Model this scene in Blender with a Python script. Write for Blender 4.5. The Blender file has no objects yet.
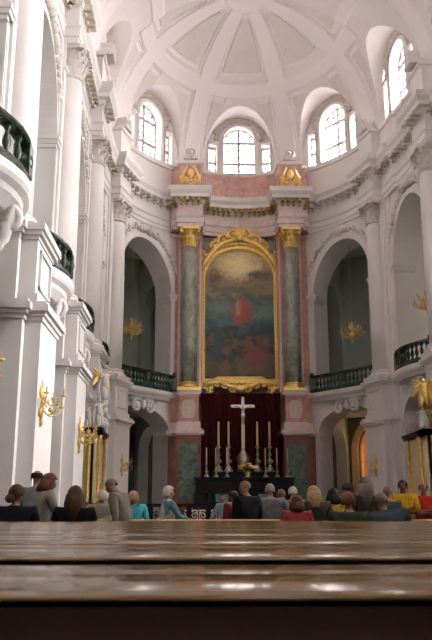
import bpy, bmesh, math, random
from math import sin, cos, pi, radians, sqrt, atan2
from mathutils import Vector, Matrix

random.seed(7)
S = bpy.context.scene
COL = S.collection
E = 1.12                      # eye height: heights below are written as E + height above the eye

# ------------------------------------------------------------------ camera
cd = bpy.data.cameras.new('camera'); cam = bpy.data.objects.new('camera', cd); COL.objects.link(cam)
cd.sensor_fit = 'VERTICAL'; cd.sensor_height = 36; cd.lens = 43.0
cam.location = (0, 0, E)
cam.rotation_euler = (radians(90 + 14.1), 0, radians(-1.57))
cd.clip_start = .05; cd.clip_end = 400
cd.dof.use_dof = True; cd.dof.focus_distance = 45; cd.dof.aperture_fstop = 9
S.camera = cam
S.view_settings.view_transform = 'Standard'; S.view_settings.look = 'None'
S.view_settings.exposure = 0.08; S.view_settings.gamma = 1; S.view_settings.use_curve_mapping = False
try:
    S.cycles.use_denoising = True; S.cycles.max_bounces = 10; S.cycles.diffuse_bounces = 7; S.cycles.sample_clamp_indirect = 8
    S.cycles.transparent_max_bounces = 16
except Exception: pass

# ------------------------------------------------------------------ daylight: hazy sky, brighter towards the right (sunny) side
W = bpy.data.worlds.new('sky'); S.world = W; W.use_nodes = True
nt = W.node_tree; nt.nodes.clear()
out = nt.nodes.new('ShaderNodeOutputWorld'); bg = nt.nodes.new('ShaderNodeBackground')
tc = nt.nodes.new('ShaderNodeTexCoord'); sp = nt.nodes.new('ShaderNodeVectorMath'); sp.operation = 'DOT_PRODUCT'
sp.inputs[1].default_value = (.72, -.30, .62)
nt.links.new(tc.outputs['Generated'], sp.inputs[0])
mr = nt.nodes.new('ShaderNodeMapRange'); mr.inputs[1].default_value = 0.2; mr.inputs[2].default_value = 1.0
SKY_LO, SKY_HI = 9.5, 95.0
mr.inputs[3].default_value = SKY_LO; mr.inputs[4].default_value = SKY_HI
mr.interpolation_type = 'SMOOTHSTEP'; nt.links.new(sp.outputs['Value'], mr.inputs[0]); nt.links.new(mr.outputs[0], bg.inputs[1])
bg.inputs[0].default_value = (1.0, .95, .93, 1); nt.links.new(bg.outputs[0], out.inputs[0])
PORTALS = []                  # filled when windows are built: sky light is sampled through them

# ------------------------------------------------------------------ materials
def mat(name, col, rough=.6, metal=0, col2=None, scale=4, bump=0, bscale=30, kind='noise', emit=0, coat=0, lo=.35, hi=.65, detail=4, stretch=(1,1,1), spec=.5, distort=0):
    m = bpy.data.materials.new(name); m.use_nodes = True; n = m.node_tree; b = n.nodes['Principled BSDF']
    b.inputs['Base Color'].default_value = (*col, 1); b.inputs['Roughness'].default_value = rough; b.inputs['Metallic'].default_value = metal
    b.inputs['Specular IOR Level'].default_value = spec
    if coat: b.inputs['Coat Weight'].default_value = coat; b.inputs['Coat Roughness'].default_value = .06
    t = n.nodes.new('ShaderNodeTexCoord'); mp = n.nodes.new('ShaderNodeMapping'); n.links.new(t.outputs['Object'], mp.inputs[0]); mp.inputs['Scale'].default_value = stretch
    if col2:
        if kind == 'wave':
            x = n.nodes.new('ShaderNodeTexWave'); x.inputs['Scale'].default_value = scale; x.inputs['Distortion'].default_value = distort or 9; x.inputs['Detail'].default_value = detail; x.inputs['Detail Scale'].default_value = 1.5
        elif kind == 'check':
            x = n.nodes.new('ShaderNodeTexChecker'); x.inputs['Scale'].default_value = scale
        else:
            x = n.nodes.new('ShaderNodeTexNoise'); x.inputs['Scale'].default_value = scale; x.inputs['Detail'].default_value = detail; x.inputs['Distortion'].default_value = distort
        n.links.new(mp.outputs[0], x.inputs['Vector'])
        r = n.nodes.new('ShaderNodeValToRGB'); r.color_ramp.elements[0].position = lo; r.color_ramp.elements[1].position = hi
        r.color_ramp.elements[0].color = (*col, 1); r.color_ramp.elements[1].color = (*col2, 1)
        n.links.new(x.outputs[1 if kind != 'noise' else 0], r.inputs[0]) if kind == 'wave' else n.links.new(x.outputs['Fac'], r.inputs[0])
        n.links.new(r.outputs[0], b.inputs['Base Color'])
    if bump:
        x2 = n.nodes.new('ShaderNodeTexNoise'); x2.inputs['Scale'].default_value = bscale; x2.inputs['Detail'].default_value = 3
        n.links.new(mp.outputs[0], x2.inputs['Vector'])
        bp = n.nodes.new('ShaderNodeBump'); bp.inputs['Strength'].default_value = bump; bp.inputs['Distance'].default_value = .02
        n.links.new(x2.outputs['Fac'], bp.inputs['Height']); n.links.new(bp.outputs[0], b.inputs['Normal'])
    if emit:
        b.inputs['Emission Color'].default_value = (*col, 1); b.inputs['Emission Strength'].default_value = emit
    return m
M = {}
M['white'] = mat('white_stucco', (.79,.76,.745), .7, col2=(.83,.80,.785), scale=.7, spec=.3)
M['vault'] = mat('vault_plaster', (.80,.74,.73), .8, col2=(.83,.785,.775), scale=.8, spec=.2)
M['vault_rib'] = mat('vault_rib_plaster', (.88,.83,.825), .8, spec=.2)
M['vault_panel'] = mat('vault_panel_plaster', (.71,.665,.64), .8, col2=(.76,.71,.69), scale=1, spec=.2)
M['stucco'] = mat('stucco_ornament', (.70,.65,.61), .7, col2=(.80,.755,.73), scale=5, spec=.3)
M['beige'] = mat('beige_stucco', (.52,.47,.40), .7, col2=(.68,.63,.56), scale=5, spec=.3)
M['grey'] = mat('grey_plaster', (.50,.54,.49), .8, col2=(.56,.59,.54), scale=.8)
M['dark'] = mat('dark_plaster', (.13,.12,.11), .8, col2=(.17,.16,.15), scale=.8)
M['green'] = mat('green_marble', (.20,.245,.195), .3, col2=(.42,.42,.33), scale=1.6, kind='noise', distort=2.2, detail=8, stretch=(1,1,.6), lo=.38, hi=.68)
M['green_panel'] = mat('dark_green_marble', (.045,.09,.065), .25, col2=(.15,.21,.16), scale=1.3, distort=2.5, detail=8, lo=.38, hi=.68)
M['rail'] = mat('black_green_marble', (.012,.02,.015), .25, col2=(.05,.085,.055), scale=3, distort=2, detail=6)
M['pink'] = mat('pink_marble', (.50,.27,.22), .4, col2=(.64,.43,.37), scale=1.5, distort=1.5, detail=7)
M['pinkpale'] = mat('pale_pink_marble', (.62,.48,.44), .4, col2=(.71,.60,.56), scale=1.5, distort=1.5, detail=7)
M['buff'] = mat('buff_marble', (.52,.44,.30), .4, col2=(.64,.56,.40), scale=2, distort=2, detail=7)
M['red'] = mat('red_marble', (.12,.034,.022), .35, col2=(.21,.07,.045), scale=1.5, distort=1.5, detail=7)
M['pinkdeep'] = mat('deep_pink_marble', (.42,.19,.14), .4, col2=(.56,.31,.25), scale=1.5, distort=1.5, detail=7)
M['gold'] = mat('gilding', (.82,.56,.16), .4, .92, col2=(1.0,.76,.30), scale=8, bump=.4, bscale=14)
M['dullgold'] = mat('dull_gilding', (.30,.21,.08), .5, .7, col2=(.55,.40,.16), scale=6)
M['brass'] = mat('brass', (.80,.56,.20), .4, .6)
M['tan'] = mat('tan_marble', (.70,.57,.34), .4, col2=(.80,.68,.45), scale=2, distort=1.5)
M['silver'] = mat('silver', (.22,.21,.18), .35, .9, col2=(.50,.47,.40), scale=8)
M['wax'] = mat('candle_wax', (.62,.50,.30), .5)
M['wood'] = mat('varnished_pew_wood', (.07,.035,.017), .30, col2=(.10,.055,.027), scale=5, stretch=(.12,3,3), coat=.35, detail=6)
M['woodtop'] = mat('varnished_pew_top', (.140,.078,.018), .12, col2=(.20,.118,.034), scale=5, stretch=(.12,3,3), coat=.3, detail=6, spec=.2)
M['dark_shade_wood'] = mat('dark_shaded_wood', (.035,.014,.012), .45, col2=(.06,.025,.02), scale=5, stretch=(.15,3,3))  # dark wood; shade on the unlit pew backs is put into its colour
M['tanwood'] = mat('tan_wood', (.42,.26,.12), .4, col2=(.52,.34,.17), scale=5, stretch=(.15,3,3))
M['black'] = mat('black_marble', (.006,.006,.005), .3, col2=(.016,.014,.012), scale=3, spec=.2)
M['altar'] = mat('altar_dark_stone', (.006,.005,.004), .45, col2=(.014,.011,.010), scale=3, spec=.15)
M['curtain'] = mat('crimson_cloth', (.030,.004,.005), .9, col2=(.042,.006,.007), scale=8, spec=.1)
M['teal'] = mat('teal_cloth', (.03,.16,.16), .6, col2=(.10,.27,.26), scale=9)
M['floor'] = mat('stone_floor', (.07,.06,.05), .35, col2=(.13,.115,.10), scale=1.0, kind='check')
M['lead'] = mat('window_bars', (.40,.34,.35), .7)
M['orange'] = mat('warm_plaster', (.70,.47,.28), .7, col2=(.78,.56,.36), scale=2)
M['leaf'] = mat('foliage', (.03,.09,.02), .6, col2=(.07,.16,.04), scale=9)
M['fl_y'] = mat('yellow_petals', (.80,.50,.05), .6); M['fl_r'] = mat('orange_petals', (.75,.15,.05), .6); M['fl_w'] = mat('white_petals', (.8,.76,.7), .6)
# window glass: thin, seen through
g = bpy.data.materials.new('window_glass'); g.use_nodes = True; n = g.node_tree; n.nodes.clear()
o_ = n.nodes.new('ShaderNodeOutputMaterial'); mx = n.nodes.new('ShaderNodeMixShader'); tr = n.nodes.new('ShaderNodeBsdfTransparent'); gl = n.nodes.new('ShaderNodeBsdfGlossy')
tr.inputs[0].default_value = (.97,.93,.94,1); gl.inputs['Roughness'].default_value = .1; mx.inputs[0].default_value = .06
n.links.new(tr.outputs[0], mx.inputs[1]); n.links.new(gl.outputs[0], mx.inputs[2]); n.links.new(mx.outputs[0], o_.inputs[0]); M['glass'] = g
def flat(name, c, r=.8, c2=None, s=12): return mat(name, c, r, col2=c2, scale=s, spec=.2)

# ------------------------------------------------------------------ mesh builder
class MB:
    def __init__(s): s.v = []; s.f = []; s.m = []; s.sm = []
    def add(s, vs, fs, mi=0, smooth=False):
        o = len(s.v); s.v += [tuple(v) for v in vs]; s.f += [tuple(i+o for i in f) for f in fs]; s.m += [mi]*len(fs); s.sm += [smooth]*len(fs)
    def quad(s, a, b, c, d, mi=0): s.add([a,b,c,d], [(0,1,2,3)], mi)
    def box(s, x0, x1, y0, y1, z0, z1, mi=0):
        s.add([(x0,y0,z0),(x1,y0,z0),(x1,y1,z0),(x0,y1,z0),(x0,y0,z1),(x1,y0,z1),(x1,y1,z1),(x0,y1,z1)],
              [(0,3,2,1),(4,5,6,7),(0,1,5,4),(1,2,6,5),(2,3,7,6),(3,0,4,7)], mi)
    def obox(s, c, ax, hx, hy, z0, z1, mi=0):      # box turned about z: c centre xy, ax unit x-direction
        ay = (-ax[1], ax[0]); P = []
        for z in (z0, z1):
            for a, b in ((-1,-1),(1,-1),(1,1),(-1,1)): P.append((c[0]+ax[0]*hx*a+ay[0]*hy*b, c[1]+ax[1]*hx*a+ay[1]*hy*b, z))
        s.add(P, [(0,3,2,1),(4,5,6,7),(0,1,5,4),(1,2,6,5),(2,3,7,6),(3,0,4,7)], mi)
    def lathe(s, prof, c=(0,0,0), n=16, mi=0, a0=0, a1=2*pi, axis=None):
        full = abs(a1-a0-2*pi) < 1e-6; k = n if full else n+1; vs = []
        for r, z in prof:
            for i in range(k):
                a = a0+(a1-a0)*i/n; vs.append(Vector((r*cos(a), r*sin(a), z)))
        if axis is not None: vs = [axis @ v for v in vs]
        vs = [(v.x+c[0], v.y+c[1], v.z+c[2]) for v in vs]; fs = []
        for j in range(len(prof)-1):
            for i in range(n):
                i2 = (i+1) % k if full else i+1
                fs.append((j*k+i, j*k+i2, (j+1)*k+i2, (j+1)*k+i))
        if full:
            if prof[0][0] > 1e-4: fs.append(tuple(reversed(range(k))))
            if prof[-1][0] > 1e-4: fs.append(tuple(range((len(prof)-1)*k, len(prof)*k)))
        s.add(vs, fs, mi, True)
    def ball(s, c, r, mi=0, n=8, m=6):
        if not hasattr(r, '__len__'): r = (r,r,r)
        vs = [(c[0],c[1],c[2]-r[2])]; fs = []
        for j in range(1, m):
            p = -pi/2+pi*j/m
            for i in range(n): a = 2*pi*i/n; vs.append((c[0]+r[0]*cos(p)*cos(a), c[1]+r[1]*cos(p)*sin(a), c[2]+r[2]*sin(p)))
        vs.append((c[0],c[1],c[2]+r[2])); L = len(vs)-1
        for i in range(n):
            fs.append((0, 1+(i+1)%n, 1+i)); fs.append((L, 1+(m-2)*n+i, 1+(m-2)*n+(i+1)%n))
            for j in range(m-2): fs.append((1+j*n+i, 1+j*n+(i+1)%n, 1+(j+1)*n+(i+1)%n, 1+(j+1)*n+i))
        s.add(vs, fs, mi, True)
    def tube(s, pts, r, n=6, mi=0, cap=True):
        pts = [Vector(p) for p in pts]; K = len(pts); vs = []; up = Vector((0,0,1)); prev = None
        for k, p in enumerate(pts):
            t = (pts[min(k+1,K-1)]-pts[max(k-1,0)]).normalized()
            if prev is None:
                a = t.orthogonal().normalized()
            else:
                a = (prev - t*prev.dot(t)); a = a.normalized() if a.length > 1e-6 else t.orthogonal().normalized()
            prev = a; b = t.cross(a); rr = r[k] if hasattr(r, '__len__') else r
            for i in range(n): w = 2*pi*i/n; vs.append(p+a*(rr*cos(w))+b*(rr*sin(w)))
        fs = [(k*n+i, k*n+(i+1)%n, (k+1)*n+(i+1)%n, (k+1)*n+i) for k in range(K-1) for i in range(n)]
        if cap: fs += [tuple(reversed(range(n))), tuple(range((K-1)*n, K*n))]
        s.add(vs, fs, mi, True)
    def scroll(s, c, ux, uz, R, th, turns=1.6, flip=1, mi=0, n=22, r=.06):   # volute: spiral tube in the plane ux, uz with an eye
        c = Vector(c); ux = Vector(ux); uz = Vector(uz); pts = []; rs = []
        for k in range(n+1):
            q = k/n; a = th+flip*turns*2*pi*q; rad = R*(1-.82*q); pts.append(c+ux*(rad*cos(a))+uz*(rad*sin(a))); rs.append(r*(1-.4*q))
        s.tube(pts, rs, 6, mi); s.ball(c, r*1.5, mi)
    def sweep(s, pts, prof, mi=0, mis=None, caps=True):      # plan polyline, profile (offset to the right of travel, z)
        K = len(pts); rows = []
        for k in range(K):
            p = Vector(pts[k]); d0 = (p-Vector(pts[k-1])).normalized() if k else None; d1 = (Vector(pts[k+1])-p).normalized() if k < K-1 else None
            if d0 is None: d0 = d1
            if d1 is None: d1 = d0
            n0 = Vector((d0.y,-d0.x)); n1 = Vector((d1.y,-d1.x)); mm = n0+n1
            mm = mm/(max(mm.dot(n0), .25)) if mm.length > 1e-6 else n0
            rows.append([(p.x+mm.x*d, p.y+mm.y*d, z) for d, z in prof])
        L = len(prof); vs = [v for r in rows for v in r]
        for j in range(L-1):
            s_fs = [(k*L+j, (k+1)*L+j, (k+1)*L+j+1, k*L+j+1) for k in range(K-1)]
            o = len(s.v)
            if j == 0: s.v += vs; base = o
            s.f += [tuple(i+base for i in f) for f in s_fs]; s.m += [mis[j] if mis else mi]*len(s_fs); s.sm += [False]*len(s_fs)
        if caps:
            s.f += [tuple(base+j for j in range(L)), tuple(base+(K-1)*L+j for j in reversed(range(L)))]; s.m += [mi]*2; s.sm += [False]*2
    def merge(s, o, mtx=None):
        off = len(s.v); s.v += [tuple(mtx @ Vector(v)) if mtx else v for v in o.v]; s.f += [tuple(i+off for i in f) for f in o.f]; s.m += o.m; s.sm += o.sm
    def mesh(s, name, mats):
        me = bpy.data.meshes.new(name); me.from_pydata(s.v, [], s.f)
        for m_ in (mats if isinstance(mats, (list,tuple)) else [mats]): me.materials.append(m_)
        me.polygons.foreach_set('material_index', s.m); me.polygons.foreach_set('use_smooth', s.sm); me.update(); return me
    def obj(s, name, mats, parent=None, kind=None):
        o = bpy.data.objects.new(name, s.mesh(name, mats)); COL.objects.link(o)
        if parent: o.parent = parent
        if kind: o['kind'] = kind
        return o
def mobj(name, me, parent=None):
    o = bpy.data.objects.new(name, me); COL.objects.link(o); o.parent = parent; return o
def tag(o, label, cat, group=None):
    o['label'] = label; o['category'] = cat
    if group: o['group'] = group
    return o
def thing(name, label, cat, loc=(0,0,0), rz=0, group=None):
    o = bpy.data.objects.new(name, None); o.empty_display_size = .2; COL.objects.link(o); o.location = loc; o.rotation_euler = (0,0,rz)
    return tag(o, label, cat, group)
def kids(o): return [c for c in COL.objects if c.parent == o]
def copy_tree(o, parent=None, tree=None):
    c = o.copy(); COL.objects.link(c); c.parent = parent
    for ch in kids(o): copy_tree(ch, c)
    return c

# ------------------------------------------------------------------ plan of the church
CX, CY, EA, EB = 3.1, 41.5, 8.7, 9.9           # half-ellipse apse; straight nave below CY
XL, XR = CX-EA, CX+EA
def PL(u): return (XL, u)
def NL(u): return (-1.0, 0.0)
def xr(y): return XR+.13*(43-min(43, max(y, 36.5)))
def PR(u): return (xr(u), u)
def NR(u): return (1.0, 0.0)
def PE(t, a=EA, b=EB): t = radians(t); return (CX+a*cos(t), CY+b*sin(t))
def NE(t):
    t = radians(t); x, y = cos(t)/EA, sin(t)/EB; L = sqrt(x*x+y*y); return (x/L, y/L)
ZG, ZA, ZS = E+7.3, E+18.7, E+23.7             # gallery floor, underside of entablature, springing of the vault

def hop(o, u):
    a, b, zb, zs, zt = o; q = (u-(a+b)/2)/((b-a)/2); return zs+(zt-zs)*sqrt(max(0, 1-q*q))
def arch_wall(mb, P, N, th, z0, z1, u0, u1, ops, du, mi=0, mi_in=None):
    if mi_in is None: mi_in = mi
    us = set(); k = max(1, int(round(abs(u1-u0)/du)))
    for i in range(k+1): us.add(round(u0+(u1-u0)*i/k, 5))
    for o in ops:
        us = {u for u in us if not (o[0] < u < o[1]) or o[3] == o[4]} if o[3] != o[4] else us
    for o in ops:
        if o[3] != o[4]:
            for i in range(25): us.add(round((o[0]+o[1])/2-(o[1]-o[0])/2*cos(pi*i/24), 5))
        else: us.add(round(o[0], 5)); us.add(round(o[1], 5))
    us = sorted(us); us = [u for i, u in enumerate(us) if i == 0 or u-us[i-1] > 1e-4]
    def pt(u, z, d): p, n_ = P(u), N(u); return (p[0]+n_[0]*d, p[1]+n_[1]*d, z)
    for a, b in zip(us, us[1:]):
        m_ = (a+b)/2; act = sorted([o for o in ops if o[0] < m_ < o[1]], key=lambda o: o[2]); za, zb_ = z0, z0
        for o in act+[None]:
            ta, tb = (o[2], o[2]) if o else (z1, z1)
            if ta > za+1e-4:
                mb.quad(pt(a,za,0), pt(b,zb_,0), pt(b,tb,0), pt(a,ta,0), mi); mb.quad(pt(a,za,th), pt(a,ta,th), pt(b,tb,th), pt(b,zb_,th), mi_in)
            if o:
                if o[2] > z0+1e-4: mb.quad(pt(a,o[2],0), pt(b,o[2],0), pt(b,o[2],th), pt(a,o[2],th), mi)
                za, zb_ = hop(o,a), hop(o,b); mb.quad(pt(a,za,0), pt(a,za,th), pt(b,zb_,th), pt(b,zb_,0), mi)
    for o in ops:
        for u in (o[0], o[1]): mb.quad(pt(u,o[2],0), pt(u,o[2],th), pt(u,o[3],th), pt(u,o[3],0), mi)
    for u in (u0, u1): mb.quad(pt(u,z0,0), pt(u,z0,th), pt(u,z1,th), pt(u,z1,0), mi)
    mb.quad(pt(u0,z1,0), pt(u0,z1,th), pt(u1,z1,th), pt(u1,z1,0), mi) if abs(u1-u0) < 0 else None
def arch_pts(o, grow, k=28, per=1.0):          # outline of an arch, grown by `grow` metres; per = u-units per metre
    a, b, zb, zs, zt = o; m_ = (a+b)/2; hw = (b-a)/2+grow*per; return [(m_-hw*cos(pi*i/k), zs+(zt-zs+grow)*sin(pi*i/k)) for i in range(k+1)]
def arch_band(mb, P, N, o, w, d, per=1.0, gap=0, mi=0, legs=None):
    A = arch_pts(o, gap, per=per); B = arch_pts(o, gap+w, per=per)
    if legs is not None: A = [(A[0][0], legs)]+A+[(A[-1][0], legs)]; B = [(B[0][0], legs)]+B+[(B[-1][0], legs)]
    def pt(q, dd): p, n_ = P(q[0]), N(q[0]); return (p[0]-n_[0]*dd, p[1]-n_[1]*dd, q[1])
    for i in range(len(A)-1):
        mb.quad(pt(A[i],d), pt(A[i+1],d), pt(B[i+1],d*.7), pt(B[i],d*.7), mi)
        mb.quad(pt(A[i],-.02), pt(A[i+1],-.02), pt(A[i+1],d), pt(A[i],d), mi); mb.quad(pt(B[i],d*.7), pt(B[i+1],d*.7), pt(B[i+1],-.02), pt(B[i],-.02), mi)
# ------------------------------------------------------------------ setting: floor, walls
def struct(mb, name, mats): return mb.obj(name, mats, None, 'structure')
mb = MB(); mb.box(-13, 19, -9, 58, -.3, 0); struct(mb, 'floor', M['floor'])
mb = MB()
for k, y in enumerate((37.5, 38.0, 38.5)): mb.box(-4.0, 10.2, y, 51.0 if k == 2 else y+.6, .0, .25*(k+1))
mb.box(-.9, 6.9, 44.6, 50.4, .75, 1.0); mb.box(-.6, 6.6, 45.0, 50.4, 1.0, 1.25); struct(mb, 'trim_1', M['pinkpale'])

COLS_L = [12.7, 20.7, 28.7, 36.7]
BAYS = [-3.3, 4.7+0, 12.7]                         # helper
LOW = lambda a, b: (a, b, 0, E+4.9, E+6.5)
UP = lambda a, b: (a, b, ZG+.05, E+14.2, E+17.6)
bays_n = [(-2.1, 3.5), (5.9, 11.5), (13.9, 19.5), (21.9, 27.5), (29.9, 35.5), (37.9, 42.9)]
bays_r = bays_n
opsR = [LOW(a,b) for a,b in bays_r]+[UP(a,b) for a,b in bays_r]
opsL = [LOW(a,b) for a,b in bays_n]+[UP(a,b) for a,b in bays_n]
def win_ops(c, per=1.0):
    h = 1.15*per; return [(c-h, c+h, E+23.75, E+26.5, E+27.65), (c-2.32*per, c-1.6*per, E+23.75, E+26.1, E+26.1), (c+1.6*per, c+2.32*per, E+23.75, E+26.1, E+26.1)]
WC_N = [.7, 8.7, 16.7, 24.7, 32.7, 40.6]           # clerestory windows of the nave
DEG = 1/.168                                        # degrees of t per metre on the curve
for side, P, N, nm in (('L', PL, NL, 'wall_left'), ('R', PR, NR, 'wall_right')):
    mb = MB(); cl = []
    for c in WC_N: cl += win_ops(c) if (c > 38 or (side == 'R' and c < 30)) else win_ops(c)[:1]
    arch_wall(mb, P, N, 2.3, 0, ZA+.4, -9, 43.0, opsL if side == 'L' else opsR, 2.0, 0, 0); arch_wall(mb, P, N, 1.1, ZA+.4, E+30.5, -9, 43.0, cl, 2.0, 0, 0)
    struct(mb, nm, M['white'])
mb = MB(); arch_wall(mb, lambda u: (u, -9), lambda u: (0., -1.), .5, 0, E+33, XL-9, XR+9, [(CX-1.6, CX+1.6, E+23, E+26, E+27.5)], 3); struct(mb, 'wall_back', M['white'])
# curved apse: right bay t 0..60, altar t 60..120, left bay 120..180
AO_R, AO_L = (24.5, 55.5), (123.5, 155.0)
for nm, t0, t1, a, b, wt in (('wall_apse_right', 8.6, 60, *AO_R, 42.5), ('wall_apse_left', 120, 171.4, *AO_L, 137.5)):
    mb = MB(); arch_wall(mb, PE, NE, 1.8, 0, ZA+.4, t0, t1, [LOW(a,b), UP(a,b)], 3, 0, 0); arch_wall(mb, PE, NE, 1.1, ZA+.4, E+30.5, t0, t1, win_ops(wt, DEG), 3, 0, 0)
    struct(mb, nm, M['white'])
mb = MB(); arch_wall(mb, PE, NE, 1.1, 0, E+23.2, 60, 120, [], 3, 0); struct(mb, 'wall_altar', M['pink'])
mb = MB(); arch_wall(mb, PE, NE, 1.1, E+23.2, E+30.5, 60, 120, win_ops(90, 1/.152), 3, 0); struct(mb, 'wall_above_altar', M['white'])

# ambulatory and gallery behind the arches
OA, OB = EA+7.2, EB+7.2
def PO(t): return PE(t, OA, OB)
TP = 53.5
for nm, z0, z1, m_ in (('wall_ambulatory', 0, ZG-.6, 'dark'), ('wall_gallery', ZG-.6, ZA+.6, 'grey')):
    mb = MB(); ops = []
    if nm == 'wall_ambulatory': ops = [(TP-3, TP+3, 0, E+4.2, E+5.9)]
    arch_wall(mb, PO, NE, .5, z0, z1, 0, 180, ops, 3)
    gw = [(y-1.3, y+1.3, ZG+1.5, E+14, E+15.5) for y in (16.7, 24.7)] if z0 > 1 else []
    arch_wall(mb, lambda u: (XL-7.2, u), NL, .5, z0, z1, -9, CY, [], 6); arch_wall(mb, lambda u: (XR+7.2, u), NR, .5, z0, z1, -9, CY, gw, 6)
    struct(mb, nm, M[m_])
def ring_slab(mb, z0, z1, inner=.0):
    pin = [(XL-inner, y) for y in (-9, 41.5)]+[PE(t, EA+inner, EB+inner) for t in range(177, 2, -3)]+[(xr(y)+inner, y) for y in (41.5, 36.5, -9)]
    pout = [(XL-7.2, y) for y in (-9, 41.5)]+[PO(t) for t in range(177, 2, -3)]+[(XR+7.2, y) for y in (41.5, 36.5, -9)]
    for z in (z0, z1):
        for i in range(len(pin)-1): mb.quad((*pin[i],z), (*pin[i+1],z), (*pout[i+1],z), (*pout[i],z))
mb = MB(); ring_slab(mb, ZG-.6, ZG, 1.0); struct(mb, 'floor_gallery', M['grey'])
mb = MB(); ring_slab(mb, ZA+.3, ZA+.6, 1.0); struct(mb, 'ceiling_gallery', M['grey'])
# cross arches of the gallery and the ambulatory
mb = MB()
def radial(t):
    a, b = PE(t, EA+1.7, EB+1.7), PO(t); d = Vector((b[0]-a[0], b[1]-a[1])); L = d.length; d /= L
    P = lambda u: (a[0]+d.x*u, a[1]+d.y*u); N = lambda u: (d.y, -d.x)
    arch_wall(mb, P, N, .8, 0, ZG-.6, 0, L, [(.7, L-.6, 0, E+4.3, E+5.9)], 2); arch_wall(mb, P, N, .8, ZG, ZA+.3, 0, L, [(.7, L-.6, ZG, E+13.4, E+16.2)], 2)
for t in (18, 62, 118, 160): radial(t)
struct(mb, 'trim_2', M['grey'])
# warm lit passage seen through the lower right arch
mb = MB()
nW = NE(TP)
o = (TP-3, TP+3, 0, E+4.2, E+5.9)
arch_band(mb, PO, NE, o, .5, .12, per=1/.27, legs=0)
arch_band(mb, PO, NE, (TP-2.6, TP+2.6, 0, E+4.2, E+5.75), .12, .02, per=1/.27, legs=0, mi=1)
a, b = PO(TP-4.5), PO(TP+4.5); c0 = ((a[0]+b[0])/2+nW[0]*2.4, (a[1]+b[1])/2+nW[1]*2.4)
mb.obox(c0, (-nW[1], nW[0]), 1.9, .1, 0, E+6.2); 
for sgn in (-1, 1): mb.obox((c0[0]-nW[0]*1.1-nW[1]*sgn*1.8, c0[1]-nW[1]*1.1+nW[0]*sgn*1.8), (-nW[1], nW[0]), .1, 1.2, 0, E+6.2)
mb.obox((c0[0]-nW[0]*1.1, c0[1]-nW[1]*1.1), (-nW[1], nW[0]), 1.9, 1.2, E+6.1, E+6.3)
d = struct(mb, 'door_1', [M['orange'], M['dark']])
ld = bpy.data.lights.new('passage_lamp', 'POINT'); ld.energy = 120; ld.color = (1, .62, .30); ld.shadow_soft_size = .5
lo_ = bpy.data.objects.new('passage_lamp', ld); COL.objects.link(lo_); lo_.location = (c0[0]-nW[0]*1.1+nW[1]*1.15, c0[1]-nW[1]*1.1-nW[0]*1.15, 4.6)
ld2 = bpy.data.lights.new('vestibule_lamp', 'POINT'); ld2.energy = 22; ld2.color = (1, .62, .30); ld2.shadow_soft_size = .6
lo2 = bpy.data.objects.new('vestibule_lamp', ld2); COL.objects.link(lo2); lo2.location = (PO(TP-1)[0]-nW[0]*1.2, PO(TP-1)[1]-nW[1]*1.2, 5.2)
tag(lo_, 'warm lamp lighting the passage behind the right arch', 'lamp'); tag(lo2, 'warm lamp before the arched passage on the right', 'lamp')

# arch mouldings, imposts, keystone scrolls, garlands over the upper arches
mb = MB(); orn = MB(); sc_ = MB()
def impost(P, N, u, z, per, half=.32, side=1):
    p, n_ = P(u), N(u); tx = (-n_[1], n_[0])
    for dz, ex in ((0,.0), (.14,.07), (.30,.13)):
        mb.obox((p[0]+n_[0]*.5, p[1]+n_[1]*.5), tx, .24+ex, .62+ex, z-.42+dz, z-.28+dz+.02)
def dress(P, N, a, b, per, stack=True):
    up, lo = UP(a,b), LOW(a,b)
    arch_band(mb, P, N, up, .34, .10, per, legs=ZG+.1); arch_band(mb, P, N, lo, .22, .07, per)
    for o_ in (up, lo):
        for u in (a-.12*per, b+.12*per): impost(P, N, u, o_[3], per)
    G = arch_pts(up, .62, 40, per)
    rr = random.Random(int(a*10))
    for i, (u, z) in enumerate(G):
        if 4 < i < 36:
            p, n_ = P(u), N(u); s_ = .11+.08*rr.random()+(.13 if 17 < i < 23 else 0)
            orn.ball((p[0]-n_[0]*.08, p[1]-n_[1]*.08, z+.12*rr.random()), (s_, s_*.7, s_), 0, 6, 5)
            if i % 3 == 0: orn.scroll((p[0]-n_[0]*.14, p[1]-n_[1]*.14, z+.22), (-n_[1], n_[0], 0), (0,0,1), .20, rr.random()*6, 1.2, 1 if i < 20 else -1, r=.045, n=10)
    m_ = (a+b)/2; p, n_ = P(m_), N(m_); tx = Vector((n_[1], -n_[0], 0))
    for sg in (-1, 1):
        c = Vector((p[0]-n_[0]*.32, p[1]-n_[1]*.32, E+6.42))+tx*(.62*sg); sc_.scroll(c, tx*sg, (0,0,1), .42, 2.4, 1.7, -1, r=.13)
        sc_.tube([Vector((p[0]-n_[0]*.3, p[1]-n_[1]*.3, E+6.85))+tx*(.1*sg), Vector((p[0]-n_[0]*.34, p[1]-n_[1]*.34, E+6.95))+tx*(.6*sg), Vector((p[0]-n_[0]*.3, p[1]-n_[1]*.3, E+6.8))+tx*(1.25*sg)], .09)
    sc_.ball((p[0]-n_[0]*.3, p[1]-n_[1]*.3, E+6.55), (.2,.2,.32))
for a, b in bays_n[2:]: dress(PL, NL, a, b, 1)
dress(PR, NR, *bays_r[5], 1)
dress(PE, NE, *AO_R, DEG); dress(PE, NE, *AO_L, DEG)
struct(mb, 'trim_3', M['white']); struct(orn, 'trim_4', M['stucco']); struct(sc_, 'trim_5', M['white'])

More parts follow.
